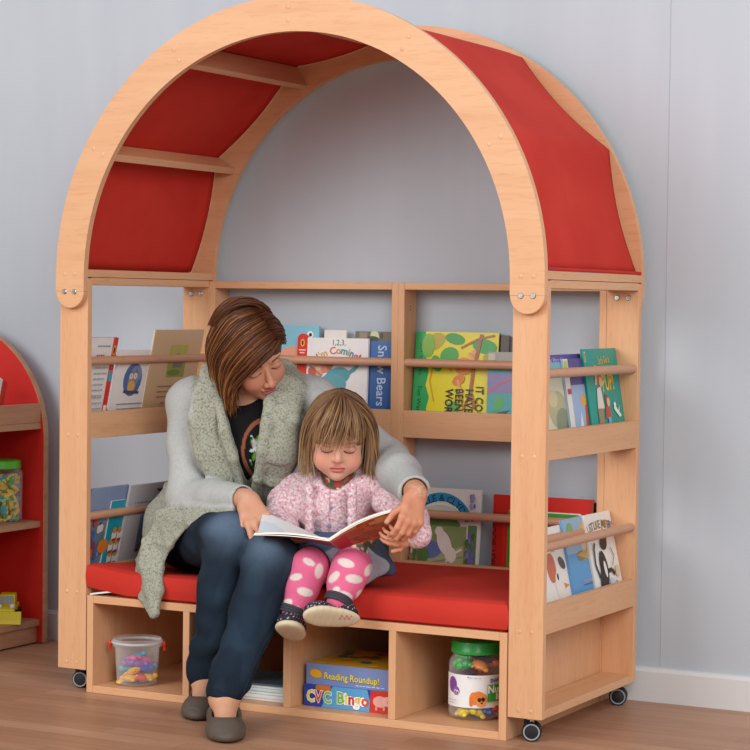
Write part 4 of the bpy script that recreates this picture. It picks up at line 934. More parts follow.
# ---- hair: sheets of strands between guide curves -----------------------
def crom(P, m):
    P = np.array(P, float); n = len(P); out = []
    for t in np.linspace(0, n - 1, m):
        i = min(int(t), n - 2); u = t - i; p0, p1, p2, p3 = P[max(i-1, 0)], P[i], P[i+1], P[min(i+2, n-1)]
        out.append(.5*((2*p1) + (-p0+p2)*u + (2*p0-5*p1+4*p2-p3)*u*u + (-p0+3*p1-3*p2+p3)*u**3))
    return np.array(out)
def strands(guides, count, thick, rad, cols, fr, seed, m=14, jit=.004, tipj=.01, trunc=0):
    """fr: (origin, 3x3 rows L,F,U): local -> world; returns (P, Q, C)"""
    g = np.random.default_rng(seed); O, A = fr; G = [crom(q, m) for q in guides]; n = len(G); Ps, Qs, Cs = [], [], []; off = 0
    for _ in range(count):
        x = g.uniform(0, n - 1); i = min(int(x), n - 2); u = x - i; c = G[i]*(1-u) + G[i+1]*u
        lay = g.uniform(0, 1); rd = c / (np.linalg.norm(c, axis=1)[:, None] + 1e-9)
        t = np.linspace(0, 1, m)[:, None]
        c = c + rd*thick*(lay - .5) + g.normal(size=3)*jit*.5*(.4 + t) + g.normal(size=3)*tipj*.5*t**2
        wv = g.normal(size=3)*.0015; c = c + np.sin(t*g.uniform(4, 9) + g.uniform(0, 6))*wv
        w = c @ A + O
        d = np.gradient(w, axis=0); d /= np.linalg.norm(d, axis=1)[:, None] + 1e-9
        a = np.cross(d, g.normal(size=3)); a /= np.linalg.norm(a, axis=1)[:, None] + 1e-9; b = np.cross(d, a)
        tr_ = 1 - trunc*g.uniform(0, 1); w = np.stack([np.interp(t[:, 0]*tr_, t[:, 0], w[:, q]) for q in range(3)], 1)
        r = rad*g.uniform(.7, 1.3)*(1 - .85*np.clip((t - .55)/.45, 0, 1)**1.3) * np.clip(.35 + t*6, 0, 1)
        k = 5; ring = [w + r*(a*math.cos(2*PI*j/k) + b*math.sin(2*PI*j/k)) for j in range(k)]
        P = np.stack(ring, 1).reshape(-1, 3)
        Q = np.array([(q*k+j, q*k+(j+1) % k, (q+1)*k+(j+1) % k, (q+1)*k+j) for q in range(m-1) for j in range(k)])
        c0, c1 = cols[g.integers(len(cols))]; f = g.uniform(.88, 1.1)
        C = np.repeat(np.clip((rgb(c0)*(1-t) + rgb(c1)*t)*f, 0, 1), k, 0)
        Ps.append(P); Qs.append(Q + off); Cs.append(C); off += len(P)
    return np.concatenate(Ps), np.concatenate(Qs), np.concatenate(Cs)

# ---- head ----------------------------------------------------------------
def head(fr, S, child, neck_to, neck_r, skin, lip, brow, extra=None, h=.0016):
    """local axes: x = the person's left, y = forward, z = up; S scales an adult head 0.22 tall"""
    O, A = fr; nl = (V3(neck_to) - O) @ A.T / S
    lo = np.minimum((-.1, -.12, -.14), nl - .07); hi = np.maximum((.1, .13, .13), nl + .07); s = SDF(lo, hi, h/S)
    if child:
        s.ell((0, -.012, .028), (.078, .092, .080), k=0).ell((0, .020, -.035), (.062, .062, .066), k=.03)
        s.ell((0, .045, -.080), (.032, .030, .024), k=.03).ell((0, .066, -.092), (.013, .012, .011), k=.02)
        for q in (-1, 1): s.ell((q*.036, .056, -.052), (.026, .026, .026), k=.025)
        s.cap((0, .080, -.004), (0, .092, -.030), .0055, .008, .014).ell((0, .0945, -.036), (.0085, .008, .0075), k=.007)
        for q in (-1, 1): s.ell((q*.009, .087, -.038), (.0055, .006, .005), k=.005)
        ez, ex, ey, mz, my = -.010, .031, .075, -.064, .082
    else:
        s.ell((0, -.012, .028), (.072, .090, .078), k=0).ell((0, .020, -.036), (.056, .064, .074), k=.03)
        s.ell((0, .044, -.086), (.030, .030, .026), k=.03).ell((0, .070, -.102), (.013, .013, .012), k=.02)
        for q in (-1, 1): s.ell((q*.034, .058, -.042), (.023, .022, .025), k=.025)
        s.cap((0, .083, .0), (0, .099, -.034), .0055, .0088, .013).ell((0, .1020, -.040), (.0090, .0085, .0080), k=.007)
        for q in (-1, 1): s.ell((q*.011, .095, -.042), (.0065, .0075, .006), k=.005)
        ez, ex, ey, mz, my = -.004, .031, .076, -.068, .086
    for q in (-1, 1):
        s.ell((q*ex, .094, ez+.002), (.018, .012, .011), k=.012, op='s')
        s.ell((q*ex, ey-.001, ez), (.0158, .0125, .0115), k=.004)
        s.cap((q*.013, .085, ez+.021), (q*.046, .071, ez+.022), .0045, .004, .012)
        s.ell((q*ex, ey+.0125, ez-.0095), (.014, .004, .0014), k=.002, op='s')
        rt_ = np.array([[.95, 0, q*.3], [0, 1, 0], [-q*.3, 0, .95]])
        s.ell((q*(.076 if child else .072), -.010, -.014), (.009, .020, .031), rt_, k=.006).ell((q*(.084 if child else .080), -.004, -.012), (.006, .011, .018), k=.005, op='s')
    s.ell((0, my-.001, mz+.0045), (.0195 if child else .021, .0085, .0048), k=.005).ell((0, my-.002, mz-.0055), (.016 if child else .018, .0085, .0058), k=.005)
    s.ell((0, my+.009, mz), (.020, .006, .0011), k=.002, op='s')
    for q in (-1, 1): s.ell((q*.0055, (.0935 if not child else .088), (-.0475 if not child else -.043)), (.003, .004, .002), k=.002, op='s')
    s.cap((0, -.022, -.060), nl, neck_r/S, neck_r*1.12/S, .02)
    if extra: extra(s, O, A, S)
    P, Q = keep_big(*s.points())
    C = flat(P, skin); x, y, z = P.T; ax = np.abs(x)
    gs = lambda cx, cy, cz, r: np.exp(-((ax-cx)**2 + (y-cy)**2 + (z-cz)**2)/r**2)
    C = blend(C, .42*gs(.040, .068, -.046, .024), 'd9705f'); C = blend(C, .40*gs(0, .102, -.040, .014), 'd07060'); C = blend(C, .35*gs(.08, -.01, -.01, .03), 'd07868')
    C = blend(C, .45*gs(ex, .078, ez, .020), 'b98068')
    fr_ = y > .06
    lipm = (1 - ss(.85, 1.15, np.sqrt((x/.0205)**2 + ((z - mz)/.0115)**2))) * (y > my - .012)
    C = blend(C, .85*lipm, lip); C = blend(C, .8*(1 - ss(.0006, .0022, np.abs(z - mz)))*(ax < .019)*(y > my - .008), '8a4038')
    bz = ez + .021 - .10*np.clip(ax - .03, 0, 1)
    C = blend(C, .75*(1 - ss(.0022, .0048, np.abs(z - bz + .0)))*ss(.011, .016, ax)*(1 - ss(.042, .050, ax))*fr_, brow)
    lz = ez - .0085 + 28*(ax - ex)**2*.6
    C = blend(C, .95*(1 - ss(.0014, .0032, np.abs(z - lz)))*(1 - ss(.0145, .018, np.abs(ax - ex)))*(y > .06), '3a261e')
    C = blend(C, .4*(1 - ss(.0008, .0020, np.abs(z - (ez + .009 - 14*(ax-ex)**2))))*(1 - ss(.013, .017, np.abs(ax - ex)))*(y > .06), '8a5a48')
    C = blend(C, .6*(np.exp(-((ax-.0055)**2 + (z + (.0475 if not child else .043))**2)/.0025**2))*(y > .08), '6a3028')
    return (P*S) @ A + O, Q, C
def hair_cap(fr, S, off, cuts, col, extra=()):
    O, A = fr; s = SDF((-.13, -.15, -.16), (.13, .14, .16), .0028)
    s.ell((0, -.012, .028), (.072 + off, .090 + off, .078 + off), k=0)
    for c, r in extra: s.ell(c, r, k=.02)
    for c, r in cuts: s.ell(c, r, k=.01, op='s')
    P, Q = keep_big(*s.points()); return (P*S) @ A + O, Q, flat(P, col)

# ---- hand ----------------------------------------------------------------
def hand(s, W, d, back, thumb_side, S, curl, spread=.0, thumb=((.55, .75, -.35), (.2, .9, -.3)), k=.007):
    """adds palm, four fingers and a thumb to the field; d: wrist to knuckles, back: out of the back of the hand"""
    d = unit(d); n = unit(V3(back) - d*(V3(back) @ d)); t = np.cross(n, d)*thumb_side; W = V3(W); ends = []
    K = []
    for i, (o, l) in enumerate(((.027, .084), (.009, .088), (-.009, .085), (-.025, .077))):
        kp = W + (d*l + t*o)*S; K.append(kp); s.cap(W + (d*.012 + t*o*.55)*S, kp, .0125*S, .0105*S, .012*S, sq=(n, .85))
    for i, L in enumerate((.070, .078, .073, .058)):
        p = K[i]; a = 0; th = (1.5 - i)*spread; dd = unit(d*math.cos(th) + t*math.sin(th))
        for j, f in enumerate((.44, .31, .25)):
            a += curl[i][j] if hasattr(curl[i], '__len__') else curl[i]
            v = dd*math.cos(a) - n*math.sin(a); q = p + v*L*f*S; r = (.0088, .0078, .0070, .0060)
            s.cap(p, q, r[j]*S, r[j+1]*S, k*S if j == 0 else .003*S); p = q
        ends.append((p, v, n*math.cos(a) + dd*math.sin(a)))
    p = W + (d*.022 + t*.022 - n*.004)*S; base = W + (d*.05 + t*.026)*S; s.cap(p, base, .013*S, .0105*S, .012*S)
    for j, (vec, L) in enumerate(zip((thumb[0], thumb[1]), (.034, .030))):
        v = unit(t*vec[0] + d*vec[1] + n*vec[2]); q = base + v*L*S; s.cap(base, q, (.0100 - .0012*j)*S, (.0088 - .0015*j)*S, .006*S); base = q
    ends.append((base, v, n)); return ends
def nails(P, C, ends, S, col='e6b3a3'):
    for p, v, up in ends:
        c = p + up*.0045*S; C = blend(C, .7*np.exp(-(((P - c)**2).sum(1))/(.0042*S)**2), col)
    return C

# ====================================================================== the woman
wo = thing('person', 'woman in a grey knitted cardigan and blue jeans sitting and reading to the child', 'person', (.33, .25, 0))
w_hipR, w_hipL = pY(181, 528, .29), pY(243, 533, .31)
w_kneeR, w_kneeL = pY(231, 541, -.045), pY(272, 560, -.06)
_dR, _dL = unit(V3((.42, -.90, 0))), unit(V3((.56, -.83, 0))); toeR, toeL = pZ(196, 722, .0), pZ(227, 744.5, .0); heelR, heelL = toeR - _dR*.215, toeL - _dL*.215
w_ankR, w_ankL = heelR + _dR*.055 + V3((0, 0, .078)), heelL + _dL*.055 + V3((0, 0, .078))
w_shR, w_shL = pY(189, 400, .19), pY(312, 398, .25)
w_elR, w_elL = pY(187, 496, .10), pY(388, 461, .215)
w_wrR, w_wrL = pY(248, 499, -.015), pY(417, 494, -.035)
w_pel = (w_hipR + w_hipL)/2; w_neck = pY(248, 392, .165); w_chest = pY(243, 440, .19); w_belly = pY(228, 500, .25)
FW = cdir(.50, -.54, .66); LW = V3(CAM_R*.863 + CAM_U*.378 - TOCAM*.334); LW = unit(LW - FW*(LW @ FW)); UW = np.cross(LW, FW) * -1
UW = np.cross(FW, LW) if np.cross(FW, LW)[2] > 0 else -np.cross(FW, LW)
AW = np.array([LW, FW, UW]); SW = .93
w_head = pY(251, 351, .11); FRW = (w_head, AW)
def skin_obj(name, parent, parts): return to_obj(name, parts, M_SKIN, parent)
SKIN_W = 'd9a083'
def w_extra(s, O, A, S):
    L = lambda p: (V3(p) - O) @ A.T / S
    s.ell(L(w_neck + V3((.0, .02, -.035))), (.075, .05, .04), None, k=.04)
hw = head(FRW, SW, False, w_neck + V3((-.005, .025, -.01)), .049, SKIN_W, 'b5605a', '5e3d2a', w_extra)
# torso, arms and legs under the clothes (coarse), hands and feet (fine)
def torso_field(s, g, k=.05):
    sd = unit(w_hipL - w_hipR); 
    s.ell(w_pel + V3((0, 0, .01)), (.135+g, .11+g, .10+g), k=k).ell(w_belly, (.118+g, .098+g, .11+g), k=k).ell(w_chest + V3((0, .02, .0)), (.128+g, .098+g, .12+g), k=k)
    s.cap(w_shR + V3((.035, .01, -.012)), w_shL + V3((-.035, .01, -.012)), .052+g, .052+g, k).cap(w_chest + V3((0, .03, .05)), w_neck + V3((0, .02, -.02)), .085+g, .055+g, k)
    for q, c in ((-1, pY(222, 447, .135)), (1, pY(266, 447, .125))): s.ell(c, (.044+g, .030+g, .050+g), k=.06)
    return s
s = SDF((-.1, -.45, -.02), (1.15, .52, .85), .008)
torso_field(s, -.004)
s.chain([w_hipR, w_kneeR, w_ankR], [.06, .042, .020], .03).chain([w_hipL, w_kneeL, w_ankL], [.06, .042, .020], .03)
s.chain([w_shR, w_elR, w_wrR], [.045, .036, .024], .03).chain([w_shL, w_elL, w_wrL], [.045, .036, .024], .03)
P, Q = s.points(); body_w = (P, Q, flat(P, SKIN_W))
# right hand resting on the page, left hand over the fore edge
s = SDF(w_wrR - .16, w_wrR + .16, .0018)
ds = cdir(.34, -.58, .74); s.cap(w_wrR - unit(w_wrR - w_elR)*.03, w_wrR, .026, .023, .01)
e1 = hand(s, w_wrR, ds, cdir(-.15, .75, .62), -1, .92, [(.18, .30, .25), (.22, .34, .28), (.30, .38, .3), (.42, .42, .35)], .07)
P, Q = keep_big(*s.points()); C = flat(P, 'd39b7e'); C = nails(P, C, e1, .92); hr = (P, Q, C)
s = SDF(w_wrL - .17, w_wrL + .15, .0018)
s.cap(w_wrL - unit(w_wrL - w_elL)*.03, w_wrL, .026, .023, .01)
e2 = hand(s, w_wrL, cdir(-.16, -.66, .46), cdir(.45, .24, .84), -1, .84, [(.55, .60, .45), (.62, .65, .5), (.68, .65, .5), (.72, .65, .5)], .0, thumb=((.5, .6, -.75), (.2, .8, -.6)))
P, Q = keep_big(*s.points()); C = flat(P, 'd08f70'); C = nails(P, C, e2, .92); hl = (P, Q, C)
def foot(ank, toe, heel, S=1.0):
    s = SDF(np.minimum(np.minimum(ank, toe), heel) - .07, np.maximum(np.maximum(ank, toe), heel) + .08, .0025)
    s.cap(ank + V3((0, 0, .015)), ank, .028, .030, .01).cap(ank, heel + V3((0, 0, .030)), .031, .026, .02).cap(ank + V3((0, 0, -.012)), toe*.70 + heel*.30 + V3((0, 0, .022)), .030, .019, .02).cap(toe*.70 + heel*.30 + V3((0, 0, .02)), toe*.84 + heel*.16 + V3((0, 0, .017)), .022, .012, .02)
    return s
feet = []
for a, t_, hh in ((w_ankR, toeR, heelR), (w_ankL, toeL, heelL)):
    P, Q = foot(a, t_, hh).points(); feet.append((P, Q, flat(P, 'd09c7c')))
skin_obj('body', wo, [hw, body_w, hr, hl] + feet)
# shoes: flat grey ballet pumps
for a, t_, hh in ((w_ankR, toeR, heelR), (w_ankL, toeL, heelL)):
    d = unit(t_ - hh); n = np.array([0, 0, 1.]); sd = np.cross(d, n); mid = (t_ + hh)/2
    s = SDF(np.minimum(t_, hh) - .06, np.maximum(t_, hh) + V3((.06, .06, .10)), .0022)
    ax = np.array([d, sd, n]); hl2 = np.linalg.norm(t_ - hh)/2
    s.ell(t_*.58 + hh*.42 + n*.016, (hl2*.66, .043, .025), ax, k=0).ell(t_*.80 + hh*.20 + n*.013, (hl2*.42, .032, .019), ax, k=.02).ell(hh*.86 + t_*.14 + n*.026, (.044, .035, .036), ax, k=.02).cap(hh + n*.022 + d*.02, t_ + n*.014 - d*.060, .034, .034, .02)
    op = hh*.60 + t_*.40 + n*.058; s.ell(op, (hl2*.66, .032, .043), ax, k=.006, op='s')
    s.plane_cut((0, 0, .0015), (0, 0, -1), .004)
    P, Q = keep_big(*s.points()); C = flat(P, '5b5148'); C = blend(C, ss(.0, .6, (P[:, 2] < .006)*1.0), '3a332d'); to_obj('shoe', [(P, Q, C)], M_LEATHER, wo)
# jeans
cR, cL = w_kneeR*.60 + w_ankR*.40 + V3((0, .012, 0)), w_kneeL*.60 + w_ankL*.40 + V3((0, .012, 0))
uR, uL = w_ankR + V3((0, 0, .004)), w_ankL + V3((0, 0, .008))
s = SDF((-.05, -.35, .0), (1.0, .50, .56), .0042); s_b = SDF((-.05, -.35, .0), (1.0, .50, .56), .0042)
s.ell(w_pel, (.145, .125, .100), k=0).chain([w_hipR, w_hipR*.45 + w_kneeR*.55, w_kneeR, cR, uR], [.086, .078, .0635, .0585, .0430], .05, .018)
s_b.chain([w_hipL, w_hipL*.45 + w_kneeL*.55, w_kneeL, cL, uL], [.086, .076, .0615, .0575, .0430], .05, .018)
s.comb((slice(None),)*3, s_b.d, .010, 'u')
def crease(X, Y, Z): return np.exp(-((Z - .13)/.07)**2) + .9*np.exp(-((Z - .40)/.05)**2) + .25
s.wobble(.0030, 105, 4, 7, crease, (.5, .5, 1.6)); s.wobble(.0024, 48, 8, 5)
for u_, dr in ((uR, unit(w_ankR - w_kneeR)), (uL, unit(w_ankL - w_kneeL))):
    s.cap(u_ + dr*.040, u_ + dr*.11, .033, .033, .002, 's'); sl, (X, Y, Z) = s.sub(u_ - .07, u_ + .07)
    q = u_ + dr*.047; e = ((X - q[0])*dr[0] + (Y - q[1])*dr[1] + (Z - q[2])*dr[2]); s.d[sl] = np.where((e > -.03), np.maximum(s.d[sl], e), s.d[sl]).astype(np.float32)
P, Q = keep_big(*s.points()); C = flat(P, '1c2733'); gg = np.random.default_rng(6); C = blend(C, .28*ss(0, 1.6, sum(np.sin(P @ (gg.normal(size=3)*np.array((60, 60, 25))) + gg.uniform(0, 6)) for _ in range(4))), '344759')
def seg_t(P, a, b): ab = b - a; return np.clip(((P - a) @ ab)/(ab @ ab), -.2, 1.2)
for kn, hp, an in ((w_kneeR, w_hipR, w_ankR), (w_kneeL, w_hipL, w_ankL)):
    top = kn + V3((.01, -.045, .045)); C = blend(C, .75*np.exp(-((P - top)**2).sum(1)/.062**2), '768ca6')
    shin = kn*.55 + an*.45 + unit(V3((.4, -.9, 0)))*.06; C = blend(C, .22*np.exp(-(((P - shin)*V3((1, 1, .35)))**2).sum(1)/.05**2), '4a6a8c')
    hem = np.abs((P - an) @ unit(an - kn) - .006); C = blend(C, .5*(1 - ss(.0015, .004, hem))*((np.linalg.norm(P - an, axis=1)) < .08), '16222f')
    # outer and inner leg seams
    dr = unit(an - kn); sdv = unit(np.cross(dr, unit(V3((.5, -.85, 0))))); rel = P - kn; tt = rel @ dr; q = np.abs((rel - np.outer(tt, dr)) @ unit(V3((.30, -.95, 0)) - sdv*.0))
    C = blend(C, .35*(1 - ss(.001, .004, np.abs(q - .012)))*(tt > .10), '3f5a78')
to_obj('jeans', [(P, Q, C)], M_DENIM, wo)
# black t-shirt with a flower wreath print
s = SDF((.0, -.05, .36), (.80, .42, .82), .0032); torso_field(s, .004)
s.ell(w_neck + V3((.0, -.035, .03)), (.062, .075, .062), k=.004, op='s')
P, Q = keep_big(*s.points()); C = flat(P, '171719'); u, v = pixel(P); fr_ = P @ TOCAM > (w_chest @ TOCAM)
ex_, ey_ = (u - 265)/22, (v - 450)/30; rr = np.hypot(ex_, ey_)
C = blend(C, (np.abs(rr - 1) < .075)*fr_*1.0, '8f5540')
g = np.random.default_rng(3); ins = (rr < .8)*fr_
for i in range(60):
    a, b = g.uniform(240, 285), g.uniform(424, 476); c = ['7fc23a', '5f9a34', 'd8dde2', 'b9a4b8', '9fb8c4', '3f7a34', 'c9d3dc'][g.integers(7)]; th = g.uniform(0, 3.1); du, dv = u - a, v - b; p1 = du*math.cos(th) + dv*math.sin(th); p2 = -du*math.sin(th) + dv*math.cos(th)
    C = blend(C, (((p1/4.6)**2 + (p2/1.6)**2) < 1)*ins*1.0, c)
to_obj('t_shirt', [(P, Q, C)], M_JERSEY, wo)
T_ = SDF((-.1, -.12, .2), (.95, .50, .86), .006); torso_field(T_, .015)
def hit(u, v, up=.0, dflt=.1):                                         # the point of the torso seen at a measured position, lifted by up
    d = _ray(u, v); d = d/np.linalg.norm(d)
    for t in np.arange(4.0, 6.2, .004):
        p = CAM_P + d*t; i = np.round((p - T_.lo)/T_.h).astype(int)
        if (i >= 0).all() and (i < T_.n).all() and T_.d[tuple(i)] < 0: return p - d*(.0 + up)
    return pY(u, v, dflt)
def hits(L, up):
    ts = []
    for u, v in L:
        p = hit(u, v); ts.append(np.linalg.norm(p - CAM_P))
    ts = np.array(ts); i = np.arange(len(ts)); fit = np.polyval(np.polyfit(i, ts, 2 if len(ts) > 3 else 1), i); fit -= max(0, (fit - ts).max() - .006)
    return [CAM_P + unit(_ray(u, v))*(t - up) for (u, v), t in zip(L, fit)]
# cardigan in one piece: body, sleeves, shawl collar, front panel falling over the cushion
BOX = ((-.14, -.16, .17), (1.20, .50, .86)); s = SDF(*BOX, .0040); torso_field(s, .013)
armsR, armsL = SDF(*BOX, .0040), SDF(*BOX, .0040); ARM = []
for f, sh, el, wr, R_ in ((armsR, w_shR, w_elR, w_wrR, (.047, .052, .049, .046, .041, .034)), (armsL, w_shL, w_elL, w_wrL, (.047, .053, .050, .049, .044, .036))):
    f_ = el + (wr - el)*.90; m1 = (sh + el)/2; pts = [sh + (w_neck - sh)*.22 + V3((0, .01, -.004)), sh + V3((0, 0, -.006)), m1, el, el*.5 + f_*.5, f_]
    f.chain(pts, R_, .03, .022); ARM.append((pts, R_))
    dr = unit(wr - el); q = f_ + dr*.008
    sl, (X, Y, Z) = f.sub(q - .06, q + .06); e = ((X - q[0])*dr[0] + (Y - q[1])*dr[1] + (Z - q[2])*dr[2]); f.d[sl] = np.where(e > -.02, np.maximum(f.d[sl], e), f.d[sl]).astype(np.float32)
    mid = el; f.wobble(.0034, 75, int(abs(el[0])*100), 6, lambda X, Y, Z: .3 + np.exp(-((X - mid[0])**2 + (Y - mid[1])**2 + (Z - mid[2])**2)/.09**2)); f.wobble(.0024, 36, 44, 5)
    f.cap(q - dr*.012, q + dr*.06, R_[-1]*.80, R_[-1]*.80, .003, 's')
s.cap(w_shR + V3((.02, .01, -.012)), w_neck + V3((-.05, .03, -.010)), .046, .046, .03).cap(w_shL + V3((-.02, .01, -.012)), w_neck + V3((.05, .03, -.010)), .046, .046, .03)
# opening
s.chain([hit(246, 394), hit(244, 405), hit(245, 425), hit(247, 450), hit(247, 474), hit(247, 492)], [.056, .052, .046, .036, .025, .011], .004, op='s')
s.ell(w_neck + V3((.01, -.045, .045)), (.060, .085, .065), k=.008, op='s')
tq = (TOCAM, .38)
s.chain([w_neck + V3((-.048, .05, .012)), *hits([(213, 376), (206, 395), (204, 420), (210, 448), (219, 474), (229, 498)], .004)], [.030, .034, .037, .037, .035, .031, .020], .004, .004, sq=tq)
s.chain([*hits([(221, 386), (219, 405), (224, 430), (233, 458), (240, 486)], .010)], [.011, .013, .012, .011, .009], .006, .006, sq=(TOCAM, .7))
s.chain([*hits([(199, 392), (196, 425), (204, 455), (215, 484)], .010)], [.010, .013, .013, .010], .014, .014, sq=(TOCAM, .7))
s.chain([w_neck + V3((.052, .05, .012)), *hits([(283, 374), (285, 392), (282, 420), (278, 448), (274, 475), (268, 506)], .004)], [.030, .036, .040, .040, .040, .036, .030], .004, .004, sq=tq)
s.chain([*hits([(272, 382), (270, 402), (267, 425), (263, 450), (258, 478), (254, 500)], .010)], [.011, .014, .014, .013, .012, .010], .006, .006, sq=(TOCAM, .7))
s.chain([*hits([(294, 388), (293, 420), (288, 455), (281, 490)], .010)], [.011, .014, .014, .012], .014, .014, sq=(TOCAM, .7))
# front panel: from under the right forearm over the hip and the cushion edge
Lp = [pY(168, 486, .16), pY(157, 510, .17), pY(147, 534, .15), pY(139, 560, .10), pY(136, 577, .04), pY(142, 597, .000), pY(152, 616, -.020)]
Rp = [pY(236, 500, .01), pY(229, 512, -.035), pY(190, 524, -.005), pY(170, 545, .01), pY(161, 568, .01), pY(160, 590, -.012), pY(156, 613, -.022)]
Mp = [(a_*.5 + b_*.5) + V3((-.01, -.02, .035))*k_ for a_, b_, k_ in zip(Lp, Rp, (.3, .8, 1.0, .9, .55, .2, 0))]
for i in range(6):
    for U_, W_ in ((Lp, Mp), (Mp, Rp)): s.quad(U_[i], W_[i], W_[i+1], U_[i+1], .0068, .012)
s.ell(pY(176, 520, .20), (.075, .09, .07), k=.03)
s.wobble(.0032, 60, 21, 6, lambda X, Y, Z: np.exp(-((Z - .36)/.14)**2), (1, 1, .4)); s.wobble(.0014, 40, 22, 5)
kz = (.004 + .030*ss(.56, .68, s.ax[2]))[None, None, :].astype(np.float32); s.comb((slice(None),)*3, armsR.d, kz, 'u'); s.comb((slice(None),)*3, armsL.d, kz, 'u')
P, Q = keep_big(*s.points()); u, v = pixel(P); C = flat(P, 'b3b5a7')
def seg_d(P, pts, R_):
    best = np.full(len(P), 9.)
    for a_, b_, ra, rb in zip(pts, pts[1:], R_, R_[1:]):
        ab = b_ - a_; t = np.clip(((P - a_) @ ab)/(ab @ ab), 0, 1); best = np.minimum(best, np.linalg.norm(P - a_ - t[:, None]*ab, axis=1) - (ra + t*(rb - ra)))
    return best
ad = np.minimum(seg_d(P, ARM[0][0][1:], ARM[0][1][1:]), seg_d(P, ARM[1][0][1:], ARM[1][1][1:]))
zone = ss(.006, .016, ad); yoke = np.clip((P[:, 2] - .66)/.03, 0, 1)*np.clip(np.maximum((196 - u)/6, (u - 304)/6), 0, 1); zone = zone*(1 - yoke)
C = blend(C, 1 - zone, 'b7bab9')
inner = (P @ TOCAM < (w_kneeR @ TOCAM) + .3)*0
to_obj('cardigan', [(P, Q, C)], M_CHUNKY, wo, alpha=(.22 + .78*zone))
# hair
HC = [('472616', '6a3e22'), ('552e1a', '87552f'), ('62391f', 'a87342'), ('432315', '5a331d'), ('764a2a', 'bd8b52')]
HD = [('432315', '5a331d'), ('4e2a18', '683c22'), ('552e1a', '784a29')]
cap = hair_cap(FRW, SW, .010, [((0, .135, -.060), (.085, .11, .110)), ((.065, .085, -.09), (.05, .10, .085)), ((0, .0, -.16), (.12, .14, .07))], '543622', [((0, -.05, .085), (.06, .045, .030))])
RG = [[(.048, .072, .060), (.014, .097, .054), (-.034, .092, .026), (-.068, .068, -.018), (-.084, .048, -.068), (-.090, .050, -.112)],
      [(.034, .076, .066), (-.008, .096, .062), (-.045, .090, .030), (-.074, .060, -.018), (-.088, .044, -.072), (-.090, .050, -.122)],
      [(.034, .064, .084), (-.018, .082, .086), (-.060, .068, .046), (-.082, .042, -.012), (-.094, .032, -.075), (-.092, .042, -.134)],
      [(.030, .030, .104), (-.030, .044, .108), (-.076, .028, .058), (-.092, .004, -.002), (-.096, .010, -.075), (-.092, .028, -.132)],
      [(.022, -.010, .112), (-.036, -.010, .114), (-.082, -.018, .058), (-.096, -.035, -.002), (-.092, -.03, -.075), (-.076, -.008, -.118)],
      [(.012, -.050, .104), (-.030, -.068, .096), (-.072, -.074, .042), (-.084, -.076, -.02), (-.078, -.07, -.075), (-.060, -.05, -.11)]]
LG = [[(.036, .078, .062), (.056, .072, .050), (.074, .046, .022), (.084, .008, -.004), (.080, -.024, -.040), (.062, -.045, -.085)],
      [(.036, .060, .086), (.062, .048, .070), (.082, .024, .034), (.090, -.010, .002), (.084, -.035, -.040), (.062, -.055, -.09)],
      [(.032, .024, .106), (.064, .010, .090), (.086, -.008, .044), (.092, -.035, .0), (.082, -.055, -.045), (.056, -.07, -.09)],
      [(.024, -.020, .114), (.056, -.040, .096), (.076, -.055, .046), (.078, -.068, .0), (.068, -.08, -.045), (.04, -.085, -.09)],
      [(.0, -.06, .100), (.02, -.085, .085), (.03, -.102, .04), (.03, -.108, 0), (.026, -.102, -.045), (.01, -.095, -.09)],
      [(.0, -.06, .100), (-.03, -.085, .085), (-.05, -.095, .04), (-.05, -.100, 0), (-.045, -.095, -.045), (-.03, -.09, -.09)]]
TG = [[(.07, .0, .085), (.045, -.015, .122), (.0, -.03, .134), (-.04, -.04, .120), (-.07, -.05, .085)], [(.07, -.03, .08), (.04, -.05, .112), (.0, -.062, .128), (-.04, -.07, .108), (-.068, -.07, .07)], [(.06, -.05, .07), (.03, -.08, .095), (.0, -.09, .105), (-.03, -.09, .095), (-.06, -.085, .06)]]
sc_ = lambda G: [[tuple(np.array(q)*SW) for q in g_] for g_ in G]
hp = [cap, strands(sc_(RG), 560, .012, .0016, HC, FRW, 1, jit=.006, trunc=.10), strands(sc_(LG), 420, .010, .0016, HD, FRW, 2, tipj=.006), strands(sc_(TG), 160, .010, .0018, HD, FRW, 3, tipj=.004)]
to_obj('hair', hp, M_HAIR, wo)
# ====================================================================== the child
ch = thing('person', 'small child in a pink cardigan and spotted pink tights looking down at the open book', 'person', (.74, .14, 0))
FC = cdir(.03, -.36, .93); LC = unit(CAM_R*1.0 - CAM_U*.05); LC = unit(LC - FC*(LC @ FC)); UC = np.cross(FC, LC); UC = UC if UC[2] > 0 else -UC
AC = np.array([LC, FC, UC]); S_C = .855; c_head = pY(338, 434.5, .095); FRC = (c_head, AC)
c_neck, c_chest, c_pel = pY(337, 476, .135), pY(337, 505, .15), pY(338, 546, .19)
c_shR, c_shL = pY(296, 491, .15), pY(380, 490, .15)
c_elR, c_wrR = pY(277, 523, .07), pY(291, 538, .015)
c_elL, c_wrL = pY(409, 517, .07), pY(420, 537, -.015)
c_hipR, c_hipL = pY(318, 553, .15), pY(357, 553, .15)
c_kneeR, c_kneeL = pY(309, 568, -.045), pY(350, 571, -.045)
c_ankR, c_ankL = pY(293, 612, -.085), pY(338, 601, -.085)
SKIN_C = 'e4b096'
hc = head(FRC, S_C, True, c_neck + V3((0, .0, -.012)), .034, SKIN_C, 'c9706a', 'a87850')
s = SDF((.40, -.22, .15), (1.08, .30, .62), .006)
s.cap(c_pel, c_chest, .075, .06, 0).cap(c_chest, c_neck, .05, .028, .04).cap(c_shR, c_shL, .035, .035, .03)
for P_ in ([c_hipR, c_kneeR, c_ankR], [c_hipL, c_kneeL, c_ankL]): s.chain(P_, [.048, .034, .024], .02)
